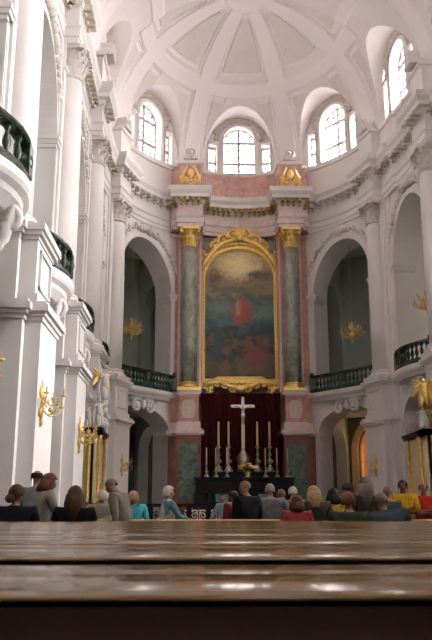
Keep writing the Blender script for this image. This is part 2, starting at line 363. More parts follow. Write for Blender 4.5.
# ------------------------------------------------------------------ entablature with ressauts, modillions, attic
def block_path(ys, lo, hi, x, proj, half):
    pts = [(x, lo)]
    for y in ys:
        if lo < y-half and y+half < hi: pts += [(x, y-half), (x+proj, y-half), (x+proj, y+half), (x, y+half)]
    return pts+[(x, hi)]
cA, cB = 4.5, .85
def bend_block(t, half, proj):      # a jog in the curved part at parameter t (travel from t=180 down to 0)
    out_ = []
    n_ = NE(t); p = PE(t); tx = (n_[1], -n_[0])
    for a, d in ((-half, 0), (-half, proj), (half, proj), (half, 0)): out_.append((p[0]+tx[0]*a-n_[0]*d, p[1]+tx[1]*a-n_[1]*d))
    return out_
TCR, TCL = 18.5, 160.5
PROJ = .62
pathL = block_path([12.7, 20.7, 28.7, 36.7], -9, 41.5, XL, PROJ, .8)
curveL = [PE(t) for t in range(178, 166, -3)]+bend_block(TCL, .8, PROJ)+[PE(t) for t in range(153, 124, -4)]
curveR = [PE(t) for t in range(56, 25, -4)]+bend_block(TCR, .8, PROJ)+[PE(t) for t in (11, 8, 5, 2)]
pathR = [(q[0], q[1]) for q in reversed([(XR-(x-XL), y) for x, y in block_path([12.7, 20.7, 28.7, 37.0], -9, 41.5, XL, PROJ, .8)])]
pathR = [(x+xr(y)-XR, y) for x, y in pathR]
GX = 3.42; GYc = 49.2; AX = 3.0     # green columns
yb = 50.1
altL = [PE(123), (AX-4.75, 49.6), (AX-4.55, 49.5), (AX-4.55, 49.15), (AX-GX-.78, 49.15), (AX-GX-.78, 48.6), (AX-GX+.78, 48.6), (AX-GX+.78, 49.5)]
mid = [(AX-2.55, 50.1), (AX-2.0, 50.35), (AX-1, 50.6), (AX, 50.7), (AX+1, 50.6), (AX+2.0, 50.35), (AX+2.55, 50.1)]
altR = [(2*AX-x, y) for x, y in reversed(altL[1:])]+[PE(57)]
prof = [(-.5, ZA), (.08, ZA), (.08, ZA+.25), (.14, ZA+.27), (.14, ZA+.62), (.22, ZA+.72), (.08, ZA+.76), (.08, ZA+1.65), (.2, ZA+1.75), (.24, ZA+1.95), (.50, ZA+2.0), (.52, ZA+2.22), (.66, ZA+2.45), (.70, ZA+2.75), (.0, ZA+2.85), (0, ZA+4.6), (.12, ZA+4.65), (.12, ZA+4.85), (-.5, ZA+4.9)]
mi_w = [0]*18
def modillions(mb, pts, mi, step=.42):
    for a, b in zip(pts, pts[1:]):
        a = Vector(a); b = Vector(b); L = (b-a).length
        if L < .3: continue
        d = (b-a)/L; n_ = Vector((d.y, -d.x)); k = max(1, int(L/step))
        for i in range(k):
            c = a+d*(L*(i+.5)/k)+n_*.36; mb.obox((c.x, c.y), (d.x, d.y), .11, .19, ZA+1.72, ZA+1.98, mi); mb.ball((c.x+n_.x*.14, c.y+n_.y*.14, ZA+1.76), .10, mi, 6, 4)
            c2 = a+d*(L*(i+.5)/k)+n_*.25; mb.ball((c2.x, c2.y, ZA+1.55), (.09,.09,.12), mi, 5, 4)
for nm, pts in (('trim_6', pathL+curveL), ('trim_7', curveR+pathR)):
    mb = MB(); mb.sweep(pts, prof, 0); vis = [p for p in pts if p[1] > 18]; modillions(mb, vis, 1); struct(mb, nm, [M['white'], M['beige']])
mb = MB(); pts = altL+mid+altR
mb.sweep(pts, prof, 0, [0,1,4,1,4,4,1,4,3,3,4,4,4,4,0,4,4,4]); modillions(mb, pts, 2, .34); struct(mb, 'trim_8', [M['pink'], M['pinkpale'], M['dullgold'], M['beige'], M['white']])
# attic reliefs in gold over the green columns
for sg, w in ((-1,'left'), (1,'right')):
    mb = MB(); x = AX+sg*GX
    for k in range(5): mb.scroll((x+(k-2)*.28, 48.3, ZA+3.0+.25*abs(k-2)), (1,0,0), (0,0,1), .22, k, 1.3, 1 if k % 2 else -1, r=.06, n=12)
    mb.ball((x, 48.4, ZA+3.8), (.24,.12,.36), 0, 10, 8)
    for q in (-1, 1): mb.tube([(x+q*.62, 48.3, ZA+3.0), (x+q*.5, 48.25, ZA+3.7), (x+q*.25, 48.3, ZA+4.3)], [.12,.08,.06])
    o = mb.obj('gilded_relief', [M['gold'], M['stucco']]); tag(o, 'gilded cartouche on the pink attic above the %s green column' % w, 'ornament')

# volutes where the vault ribs start
def finial(c, n_, label):
    mb = MB(); tx = Vector((n_[1], -n_[0], 0)); c = Vector((*c, ZS+.05)); f = c-Vector((n_[0], n_[1], 0))*.75
    mb.scroll(f+Vector((0,0,.42)), tx, (0,0,1), .36, -1.6, 1.6, 1, r=.11, n=18); mb.scroll(f+tx*.2+Vector((0,0,.2)), tx, (0,0,1), .2, 2, 1.2, -1, r=.08, n=12)
    mb.obox((f.x+n_[0]*.35, f.y+n_[1]*.35), (tx.x, tx.y), .5, .42, ZS-.02, ZS+.22); mb.obox((f.x+n_[0]*.3, f.y+n_[1]*.3), (tx.x, tx.y), .36, .3, ZS+.2, ZS+.75)
    tag(mb.obj('volute_finial', M['stucco']), label, 'ornament', None)
for y, w in ((28.7, 'second'), (36.7, 'third')): finial((XL+.3, y), (-1,0), 'stucco volute on the cornice over the %s left column' % w)
finial((xr(37)-.3, 37.0), (1,0), 'stucco volute on the cornice at the right picture edge')
finial(PE(TCL), NE(TCL), 'stucco volute on the cornice over the last white column on the left')
finial(PE(TCR), NE(TCR), 'stucco volute on the cornice over the white column right of the right arch')
finial((AX-GX, 49.3), (0,1), 'stucco volute above the left green column'); finial((AX+GX, 49.3), (0,1), 'stucco volute above the right green column')

# ------------------------------------------------------------------ vault: half dome and barrel with lunettes
HV = 7.8; RIBS = [20, 66, 114, 160]
WINS = [(90, PE(90), NE(90)), (42.5, PE(42.5), NE(42.5)), (137.5, PE(137.5), NE(137.5))]
LUN = [(p, n_, 2.62) for _, p, n_ in WINS]+[((XL, y), (-1,0), 2.75) for y in WC_N]+[((XR, y), (1,0), 2.75) for y in WC_N]
def vault(x, y):
    if y > CY:
        rho = sqrt(((x-CX)/EA)**2+((y-CY)/EB)**2); t = math.degrees(atan2((y-CY)/EB, (x-CX)/EA))
    else: rho = abs(x-CX)/EA; t = 0 if x > CX else 180
    z = ZS+HV*sqrt(max(0, 1-rho*rho)); mi = 1; zl = -1e9
    for (p, n_, w) in LUN:
        dx, dy = x-p[0], y-p[1]; s_ = dx*-n_[1]+dy*n_[0]; q = -(dx*n_[0]+dy*n_[1])
        if abs(s_) < w and -.6 < q < 5: zl = max(zl, E+24.6+3.75*sqrt(1-(s_/w)**2)-.03*max(0,q)); 
        ee = abs(s_)
    if zl > z: return zl, 0
    # ribs and the ring band stand 12 cm proud; coffers are sunk
    rib = False; panel = 0
    if y > CY-.001:
        for r_ in RIBS:
            dt = radians(abs(t-r_))*rho*9.3
            if dt < .62*(.5+.5*min(1, rho/.6)): rib = True
        if .685 < rho < .765: rib = True
        if rho < .17: rib = rho > .10
        if not rib:
            edges = [0-22]+RIBS+[202]; 
            for a, b in zip(edges, edges[1:]):
                if a <= t < b:
                    da = radians(min(t-a, b-t))*rho*9.3; dr = min(abs(rho-.685), abs(rho-.17))*9.3
                    sc = .5+.5*min(1, rho/.6)
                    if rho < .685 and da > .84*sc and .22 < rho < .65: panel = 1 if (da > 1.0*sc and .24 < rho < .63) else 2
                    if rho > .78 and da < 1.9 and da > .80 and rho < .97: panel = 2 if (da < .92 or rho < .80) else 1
    else:
        for r_ in (36.7, 44.7-.2, 28.7, 20.7, 12.7, 4.7):
            if abs(y-r_) < .62: rib = True
        if .60 < rho < .68: rib = True
    if rib: return z-.13, 1
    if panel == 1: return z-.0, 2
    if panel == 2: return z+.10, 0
    return z, 2 if False else 3
mb = MB()
def grid(rows, cols, f):
    o = len(mb.v); info = []
    for i in range(rows+1):
        for j in range(cols+1):
            x, y = f(i, j); z, mi = vault(x, y); mb.v.append((CX+(x-CX)*(1+(xr(y)-XR)/EA) if x > CX else x, y, z)); info.append(mi)
    for i in range(rows):
        for j in range(cols):
            a = i*(cols+1)+j; q = (a, a+1, a+cols+2, a+cols+1); mb.f.append(tuple(o+k for k in q)); ms = [info[k] for k in q]
            mb.m.append(max(set(ms), key=ms.count)); mb.sm.append(False)
grid(110, 300, lambda i, j: (CX+EA*sin(pi/2*i/110)*cos(pi*j/300), CY+EB*sin(pi/2*i/110)*sin(pi*j/300)))
NX = 150
grid(110, NX, lambda i, j: (CX-EA*cos(pi*j/NX), CY+.35-13.9*i/110))
grid(70, 60, lambda i, j: (CX-EA*cos(pi*j/60), 28.1-37.2*i/70))
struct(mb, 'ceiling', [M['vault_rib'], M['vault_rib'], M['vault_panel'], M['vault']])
# boss at the crown
mb = MB(); mb.lathe([(1.35,0),(1.5,-.1),(1.5,-.2),(1.2,-.3),(.9,-.15),(.5,-.2),(.01,-.2)], (CX, CY, ZS+HV-.02), 40); struct(mb, 'trim_9', M['vault_rib'])

# ------------------------------------------------------------------ windows: bars, panes, shell frieze above
wn = 0
def window(P, N, c, per, vis=True, strength=1):
    global wn
    wn += 1
    fr = MB(); gls = MB(); ops = win_ops(c, per) if (P is PE or c > 38 or (P is PR and c < 30)) else win_ops(c)[:1]
    def pt(u, z, d): p, n_ = P(u), N(u); return Vector((p[0]+n_[0]*d, p[1]+n_[1]*d, z))
    p, n_ = P(c), N(c)
    def bar(u0, z0, u1, z1, r): fr.tube([pt(u0,z0,.55), pt(u1,z1,.55)], r, 4)
    for k, o_ in enumerate(ops):
        a, b, zb, zs, zt = o_
        cu = [a+(b-a)*q/(6 if k == 0 else 2) for q in range(1, 6 if k == 0 else 2)]
        for i, u in enumerate(cu): bar(u, zb, u, hop(o_, u), .13 if (k == 0 and i == 2) else .05)
        z = zb+.55; i = 0
        while z < zt-.1:
            hw = (b-a)/2 if z < zs else (b-a)/2*sqrt(max(0, 1-((z-zs)/(zt-zs+1e-6))**2))
            bar((a+b)/2-hw, z, (a+b)/2+hw, z, .12 if i in (1, 4) else .05); z += .56; i += 1
        for u in (a, b): bar(u, zb, u, zs, .08)
        bar(a, zb, b, zb, .08)
        if zs != zt:
            q = arch_pts(o_, 0, 20, per); fr.tube([pt(u, z, .55) for u, z in q], .09, 4)
        else: bar(a, zs, b, zs, .08)
        q = [(a, zb)]+([(u, z) for u, z in arch_pts(o_, 0, 20, per)] if zs != zt else [(a, zs), (b, zs)])+[(b, zb)]
        gls.add([pt(u, z, .6) for u, z in q], [tuple(range(len(q)))])
    w = fr.obj('window_%d' % wn, M['lead'], None, 'structure'); gls.obj('glass_panes', M['glass'], w)
    L = bpy.data.lights.new('window_daylight', 'AREA'); L.shape = 'RECTANGLE'; L.size = 4.8; L.size_y = 4.1
    try: L.cycles.is_portal = True
    except Exception: pass
    lo = bpy.data.objects.new('window_daylight', L); COL.objects.link(lo)
    lo.location = pt(c, E+25.7, .95); lo.rotation_euler = Vector((-n_[0], -n_[1], 0)).to_track_quat('-Z', 'Z').to_euler(); lo['kind'] = 'structure'
    if vis:
        t = MB(); o_ = ops[0]
        arch_band(t, P, N, o_, .22, .12, per, legs=o_[2]); 
        for s_ in ops[1:]:
            for u in s_[:2]: t.tube([pt(u, s_[2], -.05), pt(u, s_[3], -.05)], .07, 4)
            t.tube([pt(s_[0]-.06*per, s_[3]+.12, -.08), pt(s_[1]+.06*per, s_[3]+.12, -.08)], .12, 4)
        struct(t, 'trim_%d' % (20+wn), M['white'])
        t = MB(); rr = random.Random(wn)
        for g_ in (.34, .5, .66):
            G = arch_pts(o_, g_, 30, per*1.25)
            for i, (u, z) in enumerate(G):
                if g_ > .6 and (i < 3 or i > 27): continue
                q = pt(u, z, -.06); s_ = .11+.06*rr.random(); t.ball(q, (s_, s_, s_), 0, 6, 4)
        struct(t, 'trim_%d' % (40+wn), M['beige'])
window(PE, NE, 90, 1/.152); window(PE, NE, 137.5, DEG); window(PE, NE, 42.5, DEG)
def portal(loc, n_, sx, sy):
    L = bpy.data.lights.new('window_daylight', 'AREA'); L.shape = 'RECTANGLE'; L.size = sx; L.size_y = sy; L.cycles.is_portal = True
    lo = bpy.data.objects.new('window_daylight', L); COL.objects.link(lo); lo['kind'] = 'structure'
    lo.location = loc; lo.rotation_euler = Vector((-n_[0], -n_[1], 0)).to_track_quat('-Z', 'Z').to_euler()
for x, w_, h_, z_ in ((CX, 3.4, 4.7, E+25.25),): portal((x, -9.45, z_), (0,-1), w_, h_)
for y in (16.7, 24.7): portal((XR+7.65, y, E+12.2), (1,0), 2.8, 7.0)
for c in reversed(WC_N):
    window(PR, NR, c, 1, c > 30)
    window(PL, NL, c, 1, c > 30)
# ------------------------------------------------------------------ columns
def capital_mb(R, z0, z1):
    mb = MB(); H = z1-z0
    mb.lathe([(R*.86,z0),(R*.98,z0+.03),(R*.98,z0+.1),(R*.86,z0+.13),(R*.84,z0+H*.5),(R*.98,z0+H*.8),(R*1.15,z0+H*.9)], n=20)
    for row, (n_, h0, h1, off, out_) in enumerate(((8, .10, .48, 0, .34), (8, .34, .74, pi/8, .44))):
        for k in range(n_):
            a = 2*pi*k/n_+off; c, s_ = cos(a), sin(a); w = R*.30
            P = []
            for q, (hh, rr, ww) in enumerate(((h0, .90, .8), (h0+(h1-h0)*.55, .98, 1.0), (h1-.02, 1.06+out_*.5, .8), (h1-.06, 1.10+out_, .35))):
                r_ = R*rr; P += [(c*r_+s_*w*ww, s_*r_-c*w*ww, z0+H*hh), (c*(r_+.05), s_*(r_+.05), z0+H*(hh+.02)), (c*r_-s_*w*ww, s_*r_+c*w*ww, z0+H*hh)]
            mb.add(P, [f for q in range(3) for f in ((q*3, q*3+1, q*3+4, q*3+3), (q*3+1, q*3+2, q*3+5, q*3+4))], 0, False)
    for k in range(4):
        a = pi/4+pi/2*k; c, s_ = cos(a), sin(a)
        mb.scroll((c*R*1.42, s_*R*1.42, z0+H*.77), (c, s_, 0), (0,0,1), R*.31, 2.2, 1.4, -1, r=R*.12, n=12)
        a2 = pi/2*k; mb.ball((cos(a2)*R*1.13, sin(a2)*R*1.13, z0+H*.92), R*.16, 0, 6, 4)
    P = []; K = 24; zt = z1
    for z in (z0+H*.87, zt):
        for i in range(K):
            a = 2*pi*i/K; r_ = R*(1.30+.42*abs(sin(2*a))**2.2); P.append((r_*cos(a), r_*sin(a), z))
    mb.add(P, [tuple(reversed(range(K))), tuple(range(K, 2*K))]+[(i, (i+1)%K, K+(i+1)%K, K+i) for i in range(K)])
    return mb
def base_mb(R, z0, h):
    mb = MB(); q = R*1.42; mb.box(-q, q, -q, q, z0, z0+h*.34)
    mb.lathe([(R*1.38,z0+h*.34),(R*1.44,z0+h*.44),(R*1.38,z0+h*.56),(R*1.18,z0+h*.60),(R*1.14,z0+h*.72),(R*1.24,z0+h*.78),(R*1.26,z0+h*.86),(R*1.2,z0+h*.93),(R*1.04,z0+h)], n=32); return mb
def shaft_mb(R, z0, z1):
    mb = MB(); mb.lathe([(R*1.0,z0),(R*1.0,z0+(z1-z0)*.33),(R*.95,z0+(z1-z0)*.7),(R*.86,z1)], n=40); return mb
CZ = (E+7.55, E+8.15, E+17.35, ZA+.02)
proto = {}
def column(name, label, cat, loc, rz, R, ms, group):
    t = thing(name, label, cat, (loc[0], loc[1], CZ[0]), rz, group)
    key = (R, ms)
    if key not in proto:
        z = CZ[0]; proto[key] = (base_mb(R, 0, CZ[1]-z).mesh('base', M[ms[0]]), shaft_mb(R, CZ[1]-z, CZ[2]-z).mesh('shaft', M[ms[1]]), capital_mb(R, CZ[2]-z, CZ[3]-z).mesh('capital', M[ms[2]]))
    for nm, me in zip(('base', 'shaft', 'capital'), proto[key]): mobj(nm, me, t)
    return t
WH = ('white', 'white', 'stucco')
LCX = XL+.28
lab = {12.7: None, 20.7: 'tall white half column nearest on the left, above the panelled pedestal', 28.7: 'second tall white half column along the left wall', 36.7: 'third tall white half column along the left wall, above the gilded side altar'}
for y in COLS_L:
    if lab[y]: column('engaged_column', lab[y], 'column', (LCX, y), 0, .6, WH, 'white giant columns')
def eoff(t, d): p, n_ = PE(t), NE(t); return (p[0]-n_[0]*d, p[1]-n_[1]*d)
column('engaged_column', 'tall white column left of the left gallery arch with chandelier', 'column', eoff(TCL, .15), radians(TCL), .6, WH, 'white giant columns')
column('engaged_column', 'tall white column right of the right gallery arch with chandelier', 'column', eoff(TCR, .2), radians(TCR), .6, WH, 'white giant columns')
column('engaged_column', 'tall white column cut by the right picture edge', 'column', (xr(37)-.28, 37.0), 0, .6, WH, 'white giant columns')
GM = ('gold', 'green', 'gold')
for sg, w in ((-1,'left'), (1,'right')):
    column('marble_column', 'green marble column with gilded capital %s of the altar painting' % w, 'column', (AX+sg*GX, GYc), 0, .53, GM, 'green marble columns')

# wall pilasters behind the columns
mb = MB()
for y_, X, s_ in [(y, XL, 1) for y in (4.7, 12.7, 20.7, 28.7, 36.7)]+[(y, xr(y), -1) for y in (4.7, 12.7, 20.7, 28.7, 37.0)]:
    y = y_
    if True:
        xs = sorted((X-.1*s_, X+.22*s_)); mb.box(xs[0], xs[1], y-.95, y+.95, ZG, ZA); xs = sorted((X-.1*s_, X+.12*s_)); mb.box(xs[0], xs[1], y-1.12, y+1.12, ZG, ZA)
        xs = sorted((X-.1*s_, X+.3*s_)); mb.box(xs[0], xs[1], y-1.0, y+1.0, ZA-1.25, ZA-1.1)
for t in (TCL, TCR):
    p, n_ = PE(t), NE(t); mb.obox((p[0]-n_[0]*.02, p[1]-n_[1]*.02), (-n_[1], n_[0]), .95, .2, ZG, ZA); mb.obox((p[0], p[1]), (-n_[1], n_[0]), 1.15, .12, ZG, ZA)
struct(mb, 'trim_10', M['white'])

# ------------------------------------------------------------------ piers with pedestals under the columns
def pier(label, c, n_, front, hw=1.15, mt='white', ped_front=None, back=1.0):
    """c: point on the wall plane, n_: outward normal, front: how far the face stands before the wall"""
    t = thing('nave_pier', label, 'pier', (c[0], c[1], 0), 0, 'white piers carrying the giant columns')
    tx = (-n_[1], n_[0]); pf = ped_front or front
    def blk(mb, h, f, z0, z1, b=back): d = (b-f)/2; mb.obox((n_[0]*d, n_[1]*d), tx, h, (f+b)/2, z0, z1)
    sh = MB(); blk(sh, hw, front, .5, E+4.85); blk(sh, hw+.3, front-.42, .5, E+4.85); blk(sh, hw+.1, front+.1, 0, .45); blk(sh, hw+.38, front-.34, 0, .45)
    sh.obj('shaft', M[mt], t)
    cn = MB()
    for z0, z1, e in ((4.85,4.97,.05),(4.97,5.08,.12),(5.08,5.26,.22),(5.26,5.36,.14)):
        blk(cn, hw+e, front+e, E+z0, E+z1); blk(cn, hw+.3+e, front-.42+e, E+z0, E+z1)
    cn.obj('impost_cornice', M[mt], t)
    pd = MB(); blk(pd, hw-.12, pf-.1, E+5.36, E+7.15); blk(pd, hw+.16, pf-.55, E+5.36, E+7.15); blk(pd, hw-.04, pf-.02, E+5.36, E+5.62)
    for z0, z1, e in ((7.15,7.25,.02),(7.25,7.36,.12),(7.36,7.55,.2)): blk(pd, hw-.06+e, pf-.08+e, E+z0, E+z1); blk(pd, hw+.16+e, pf-.55+e, E+z0, E+z1)
    o = pd.obj('pedestal', M[mt], t)
    pn = MB(); f = pf-.1; z0, z1 = E+5.85, E+6.95; w = hw-.42
    def strip(a0, a1, zz0, zz1):
        d = -(f+.02); cc = (n_[0]*d+tx[0]*(a0+a1)/2, n_[1]*d+tx[1]*(a0+a1)/2); pn.obox(cc, tx, abs(a1-a0)/2, .05, zz0, zz1)
    strip(-w, w, z0, z0+.07); strip(-w, w, z1-.07, z1); strip(-w, -w+.07, z0, z1); strip(w-.07, w, z0, z1)
    pn.obj('panel_moulding', M[mt], o)
    return t
pier('white pier on the left, nearest one, bearing a gilt wall sconce', (XL, 20.7), (-1,0), 1.55, ped_front=1.42)
pier('white pier on the left wall, second from the camera, bearing the many armed sconce', (XL, 28.7), (-1,0), 1.32)
pier('white pier behind the gilded side altar on the left', (XL, 36.7), (-1,0), 1.0, ped_front=1.15)
pier('white pier at the extreme left picture edge, closest to the camera', (XL, 12.7), (-1,0), 1.5)
pier('white pier left of the dark lower arch, behind the leaning man', PE(TCL), NE(TCL), .95, 1.1)
pier('blue grey pier right of the lower right arch with a small sconce', PE(TCR), NE(TCR), .95, 1.1)
pier('pale pier behind the gilded sculpture at the right picture edge', (xr(37), 37.0), (1,0), 1.0)

# ------------------------------------------------------------------ balconies
def bal_proto():
    mb = MB(); mb.lathe([(.09,0),(.09,.06),(.05,.09),(.05,.14),(.10,.26),(.105,.34),(.06,.5),(.045,.58),(.07,.62),(.09,.66),(.09,.72)], n=10)
    return mb.mesh('baluster', M['rail'])
BAL = bal_proto()
def balcony(P, N, u0, u1, base, bulge, label, n, corbel=True, power=.8):
    m_ = (u0+u1)/2; p0 = P(m_); t = thing('balustrade', label, 'balustrade', (p0[0], p0[1], ZG+.24), 0, 'green marble balustrades of the galleries')
    def q(u, e=0):
        v = (u-m_)/((u1-u0)/2); d = base+bulge*max(0, cos(pi/2*v))**power; p, n_ = P(u), N(u); return (p[0]-n_[0]*(d+e), p[1]-n_[1]*(d+e))
    us = [m_+(u1-u0)/2*sin(pi/2*(i/12-1)) for i in range(25)]
    loc = [Vector(q(u))-Vector((p0[0], p0[1])) for u in us]
    # the profile is swept with the interior on its right; reverse when the path runs the other way
    a, b = Vector(P(u0)), Vector(P(u1)); n_ = N(m_); dd = b-a
    if dd.y*(-n_[0])-dd.x*(-n_[1]) < 0: loc.reverse()
    top = MB(); top.sweep([tuple(v) for v in loc], [(-.16,.98),(-.2,1.04),(-.16,1.14),(.16,1.14),(.2,1.04),(.16,.98),(-.16,.98)]); top.obj('hand_rail', M['rail'], t)
    bt = MB(); bt.sweep([tuple(v) for v in loc], [(-.16,0),(-.16,.24),(.16,.24),(.2,.1),(.2,0),(-.16,0)]); bt.obj('bottom_rail', M['rail'], t)
    for i in range(n):
        u = m_+(u1-u0)/2*(2*(i+.5)/n-1); x, y = q(u)
        if n > 9 and i in (n//2,):
            pm = MB(); pm.box(-.2,.2,-.2,.2,.2,1.0); pm.ball((0,-.0,.6),(.26,.26,.28),0,10,8); o = pm.obj('post', M['rail'], t)
        else: o = mobj('baluster', BAL, t); 
        o.location = (x-p0[0], y-p0[1], .25 if o.name.startswith('baluster') else 0)
    for u in (u0, u1):
        x, y = q(u); pm = MB(); pm.box(-.2,.2,-.24,.24,.1,1.05); pm.ball((0,0,1.2),(.16,.16,.2),0,8,6); o = pm.obj('post', M['rail'], t); o.location = (x-p0[0], y-p0[1], 0)
    # white slab and corbel (part of the building)
    wpts = [(v.x+p0[0], v.y+p0[1]) for v in loc]
    sl = MB(); sl.sweep(wpts, [(-(base+bulge)-.7, E+6.95), (.0,E+6.95), (.06,E+7.1), (.2,E+7.2), (.26,E+7.3), (.26,E+7.5), (.2,E+7.53), (-(base+bulge)-.7,E+7.54)])
    return t, sl
sn = 60
for k, ((a, b), lb) in enumerate(zip(bays_n[2:6], ('curved black green balustrade high at the left picture edge, nearest', 'dark green balustrade end standing beside the nearest left column', 'dark green balustrade jutting from the left wall before the third column', 'dark green balustrade jutting from the left wall beside the gilded angel'))):
    a_, b_ = (a-.55, b+.55) if k < 3 else (a-.1, b-.3)
    bg_ = (1.2, .95, .65, .5)[k]; t, sl = balcony(PL, NL, a_, b_, .25, bg_, lb, 12, power=1.6)
    for sg in (0,):
        m_ = (a_+b_)/2
        sl.scroll((XL+.05+bg_, m_, E+6.55), (1,0,0), (0,0,1), .32, 2, 1.6, -1, r=.10); sl.scroll((XL-.2+bg_, m_, E+5.95), (1,0,0), (0,0,1), .22, 2, 1.4, 1, r=.08)
        sl.tube([(XL+.15+bg_, m_, E+6.9), (XL+bg_, m_, E+6.1), (XL+.55*bg_, m_, E+5.6), (XL+.1, m_, E+5.4)], [.14,.14,.1,.07])
    # curved soffit under the slab
    m_ = (a_+b_)/2; 
    for i in range(12):
        y0 = a_+(b_-a_)*i/12; y1 = a_+(b_-a_)*(i+1)/12; f = lambda y: .28+bg_*max(0, cos(pi/2*(y-m_)/((b_-a_)/2)))**1.6
        for (s0, z0), (s1, z1) in zip(((1,6.97),(.8,6.75),(.35,6.62)), ((.8,6.75),(.35,6.62),(0,6.5))):
            sl.quad((XL+f(y0)*s0, y0, E+z0), (XL+f(y1)*s0, y1, E+z0), (XL+f(y1)*s1, y1, E+z1), (XL+f(y0)*s1, y0, E+z1))
    struct(sl, 'trim_%d' % sn, M['white']); sn += 1
t, sl = balcony(PR, NR, 38.1, 42.4, .35, .55, 'curved green marble balustrade at the right picture edge', 12); 
struct(sl, 'trim_%d' % sn, M['white']); sn += 1
t, sl = balcony(PE, NE, AO_R[0]-1.5, AO_R[1]+2, .12, .45, 'dark green balustrade of the right gallery, beside the altar', 17); struct(sl, 'trim_%d' % sn, M['white']); sn += 1
t, sl = balcony(PE, NE, AO_L[0]-2, AO_L[1]+1.5, .12, .45, 'dark green balustrade of the left gallery, under the left chandelier', 17); struct(sl, 'trim_%d' % sn, M['white']); sn += 1

# ------------------------------------------------------------------ altar wall: pink pilasters, pedestals
for sg, w in ((-1,'left'), (1,'right')):
    X = lambda a, b: sorted((AX+sg*a, AX+sg*b))
    st = MB()                                            # pilaster mass behind the column
    a, b = X(2.55, 4.25); st.box(a, b, 49.75, 51.3, E+7.6, ZA)
    a, b = X(4.25, 4.7); st.box(a, b, 49.95, 50.8, E+7.6, ZA)
    a, b = X(2.6, 4.75); st.box(a, b, 49.7, 50.8, ZA-.35, ZA-.2, 1); st.box(a, b, 49.7, 50.8, E+7.6, E+8.1, 1)
    for q in (2.62, 4.05):
        a, b = X(q, q+.14); st.box(a, b, 49.7, 49.8, E+8.1, ZA-.35, 1)
    struct(st, 'trim_%d' % (80+sg), [M['pinkdeep'], M['pinkpale']])
    t = thing('marble_pedestal', 'tall red and green marble pedestal %s of the altar' % w, 'pedestal', (AX+sg*GX, GYc, 0), 0, 'marble pedestals of the green columns')
    def lb(mb, a, b, y0, y1, z0, z1, mi=0): xs = sorted((sg*(a-GX), sg*(b-GX))); mb.box(xs[0], xs[1], y0-GYc, y1-GYc, z0, z1, mi)
    lo = MB(); lb(lo, 2.62, 4.2, 48.45, 51, .7, E+4.7); lb(lo, 4.2, 4.72, 49.2, 50.6, .7, E+4.7); lo.obj('base_block', M['red'], t)
    g_ = MB(); lb(g_, 2.85, 3.98, 48.40, 48.5, E+.7, E+4.2); g_.obj('green_inset', M['green_panel'], t)
    c_ = MB()
    for z0, z1, e in ((4.7,4.8,.04),(4.8,4.98,.2),(4.98,5.1,.1)): lb(c_, 2.62-e, 4.2+e, 48.45-e, 51, E+z0, E+z1); lb(c_, 4.2, 4.72+e*.5, 49.2-e, 50.6, E+z0, E+z1)
    lb(c_, 2.66, 4.16, 48.5, 51, E+5.1, E+5.55); lb(c_, 4.16, 4.66, 49.25, 50.6, E+5.1, E+5.55)
    c_.obj('cornice', M['pinkpale'], t)
    u_ = MB(); lb(u_, 2.78, 4.06, 48.6, 51, E+5.55, E+7.2); lb(u_, 4.06, 4.6, 49.4, 50.6, E+5.55, E+7.2); u_.obj('upper_block', M['pinkdeep'], t)
    fr = MB(); z0, z1 = E+5.75, E+7.0
    a0, a1 = 3.0, 3.84; xm = sg*((a0+a1)/2-GX); hw = .40; P = []
    for r_, d in ((1.0, .03), (.8, .03)):
        for i in range(24):
            an = 2*pi*i/24; cx = hw*r_*(abs(cos(an))**.45)*(1 if cos(an) > 0 else -1); cz = .58*r_*(abs(sin(an))**.45)*(1 if sin(an) > 0 else -1); P.append((xm+cx, 48.6-GYc-d, (z0+z1)/2+cz))
    fr.add(P[:24]+P[24:], [(i, (i+1)%24, 24+(i+1)%24, 24+i) for i in range(24)]); fr.add([(p[0], p[1]+.01, p[2]) for p in P[24:]], [tuple(range(24))], 1); fr.add([(p[0], p[1]+.04, p[2]) for p in P[:24]]+P[:24], [(i, (i+1)%24, 24+(i+1)%24, 24+i) for i in range(24)])
    fr.obj('oval_panel', [M['pinkpale'], M['buff']], t)
    c_ = MB()
    for z0, z1, e in ((7.2,7.3,.04),(7.3,7.44,.14),(7.44,7.54,.1)): lb(c_, 2.78-e, 4.06+e, 48.6-e, 51, E+z0, E+z1); lb(c_, 4.06, 4.6+e, 49.4-e, 50.6, E+z0, E+z1)
    c_.obj('top_cornice', M['pinkpale'], t)

# ------------------------------------------------------------------ altar painting in its gilded frame (a generic stand-in canvas)
PY = 50.55; hw = 2.38; zb = E+8.62; zsp = E+15.7; ztp = E+17.75
def outline(g, n=26):
    w = hw+g; pts = [(w, zsp)]
    pts = [(w*cos(a), zsp+(ztp-zsp+g)*sin(a)) for a in [pi*i/n for i in range(n+1)]]
    pts += [(-w, zb+(zsp-zb)*.5), (-w, zb-g)]
    k = 16
    for i in range(1, k):
        q = i/k; x = -w+2*w*q; pts.append((x, zb-g+(.34*(cos(pi*2*(q-.5))*.5+.5)*0-.0)+(.16 if .18 < q < .82 else 0)*(1)))
    pts += [(w, zb-g), (w, zb+(zsp-zb)*.5)]
    return pts
t = thing('altarpiece', 'large arched altar painting in a gilded frame above the crimson cloth', 'painting', (AX, PY, zb))
def ring(mb, prof, mi=0):
    L = [[(x, d, z-zb) for x, z in outline(g)] for g, d in prof]; K = len(L[0]); vs = [v for r in L for v in r]
    mb.add(vs, [(j*K+i, j*K+(i+1)%K, (j+1)*K+(i+1)%K, (j+1)*K+i) for j in range(len(L)-1) for i in range(K)], mi)
cm = bpy.data.materials.new('painted_canvas'); cm.use_nodes = True; nn = cm.node_tree; B_ = nn.nodes['Principled BSDF']; B_.inputs['Roughness'].default_value = .55
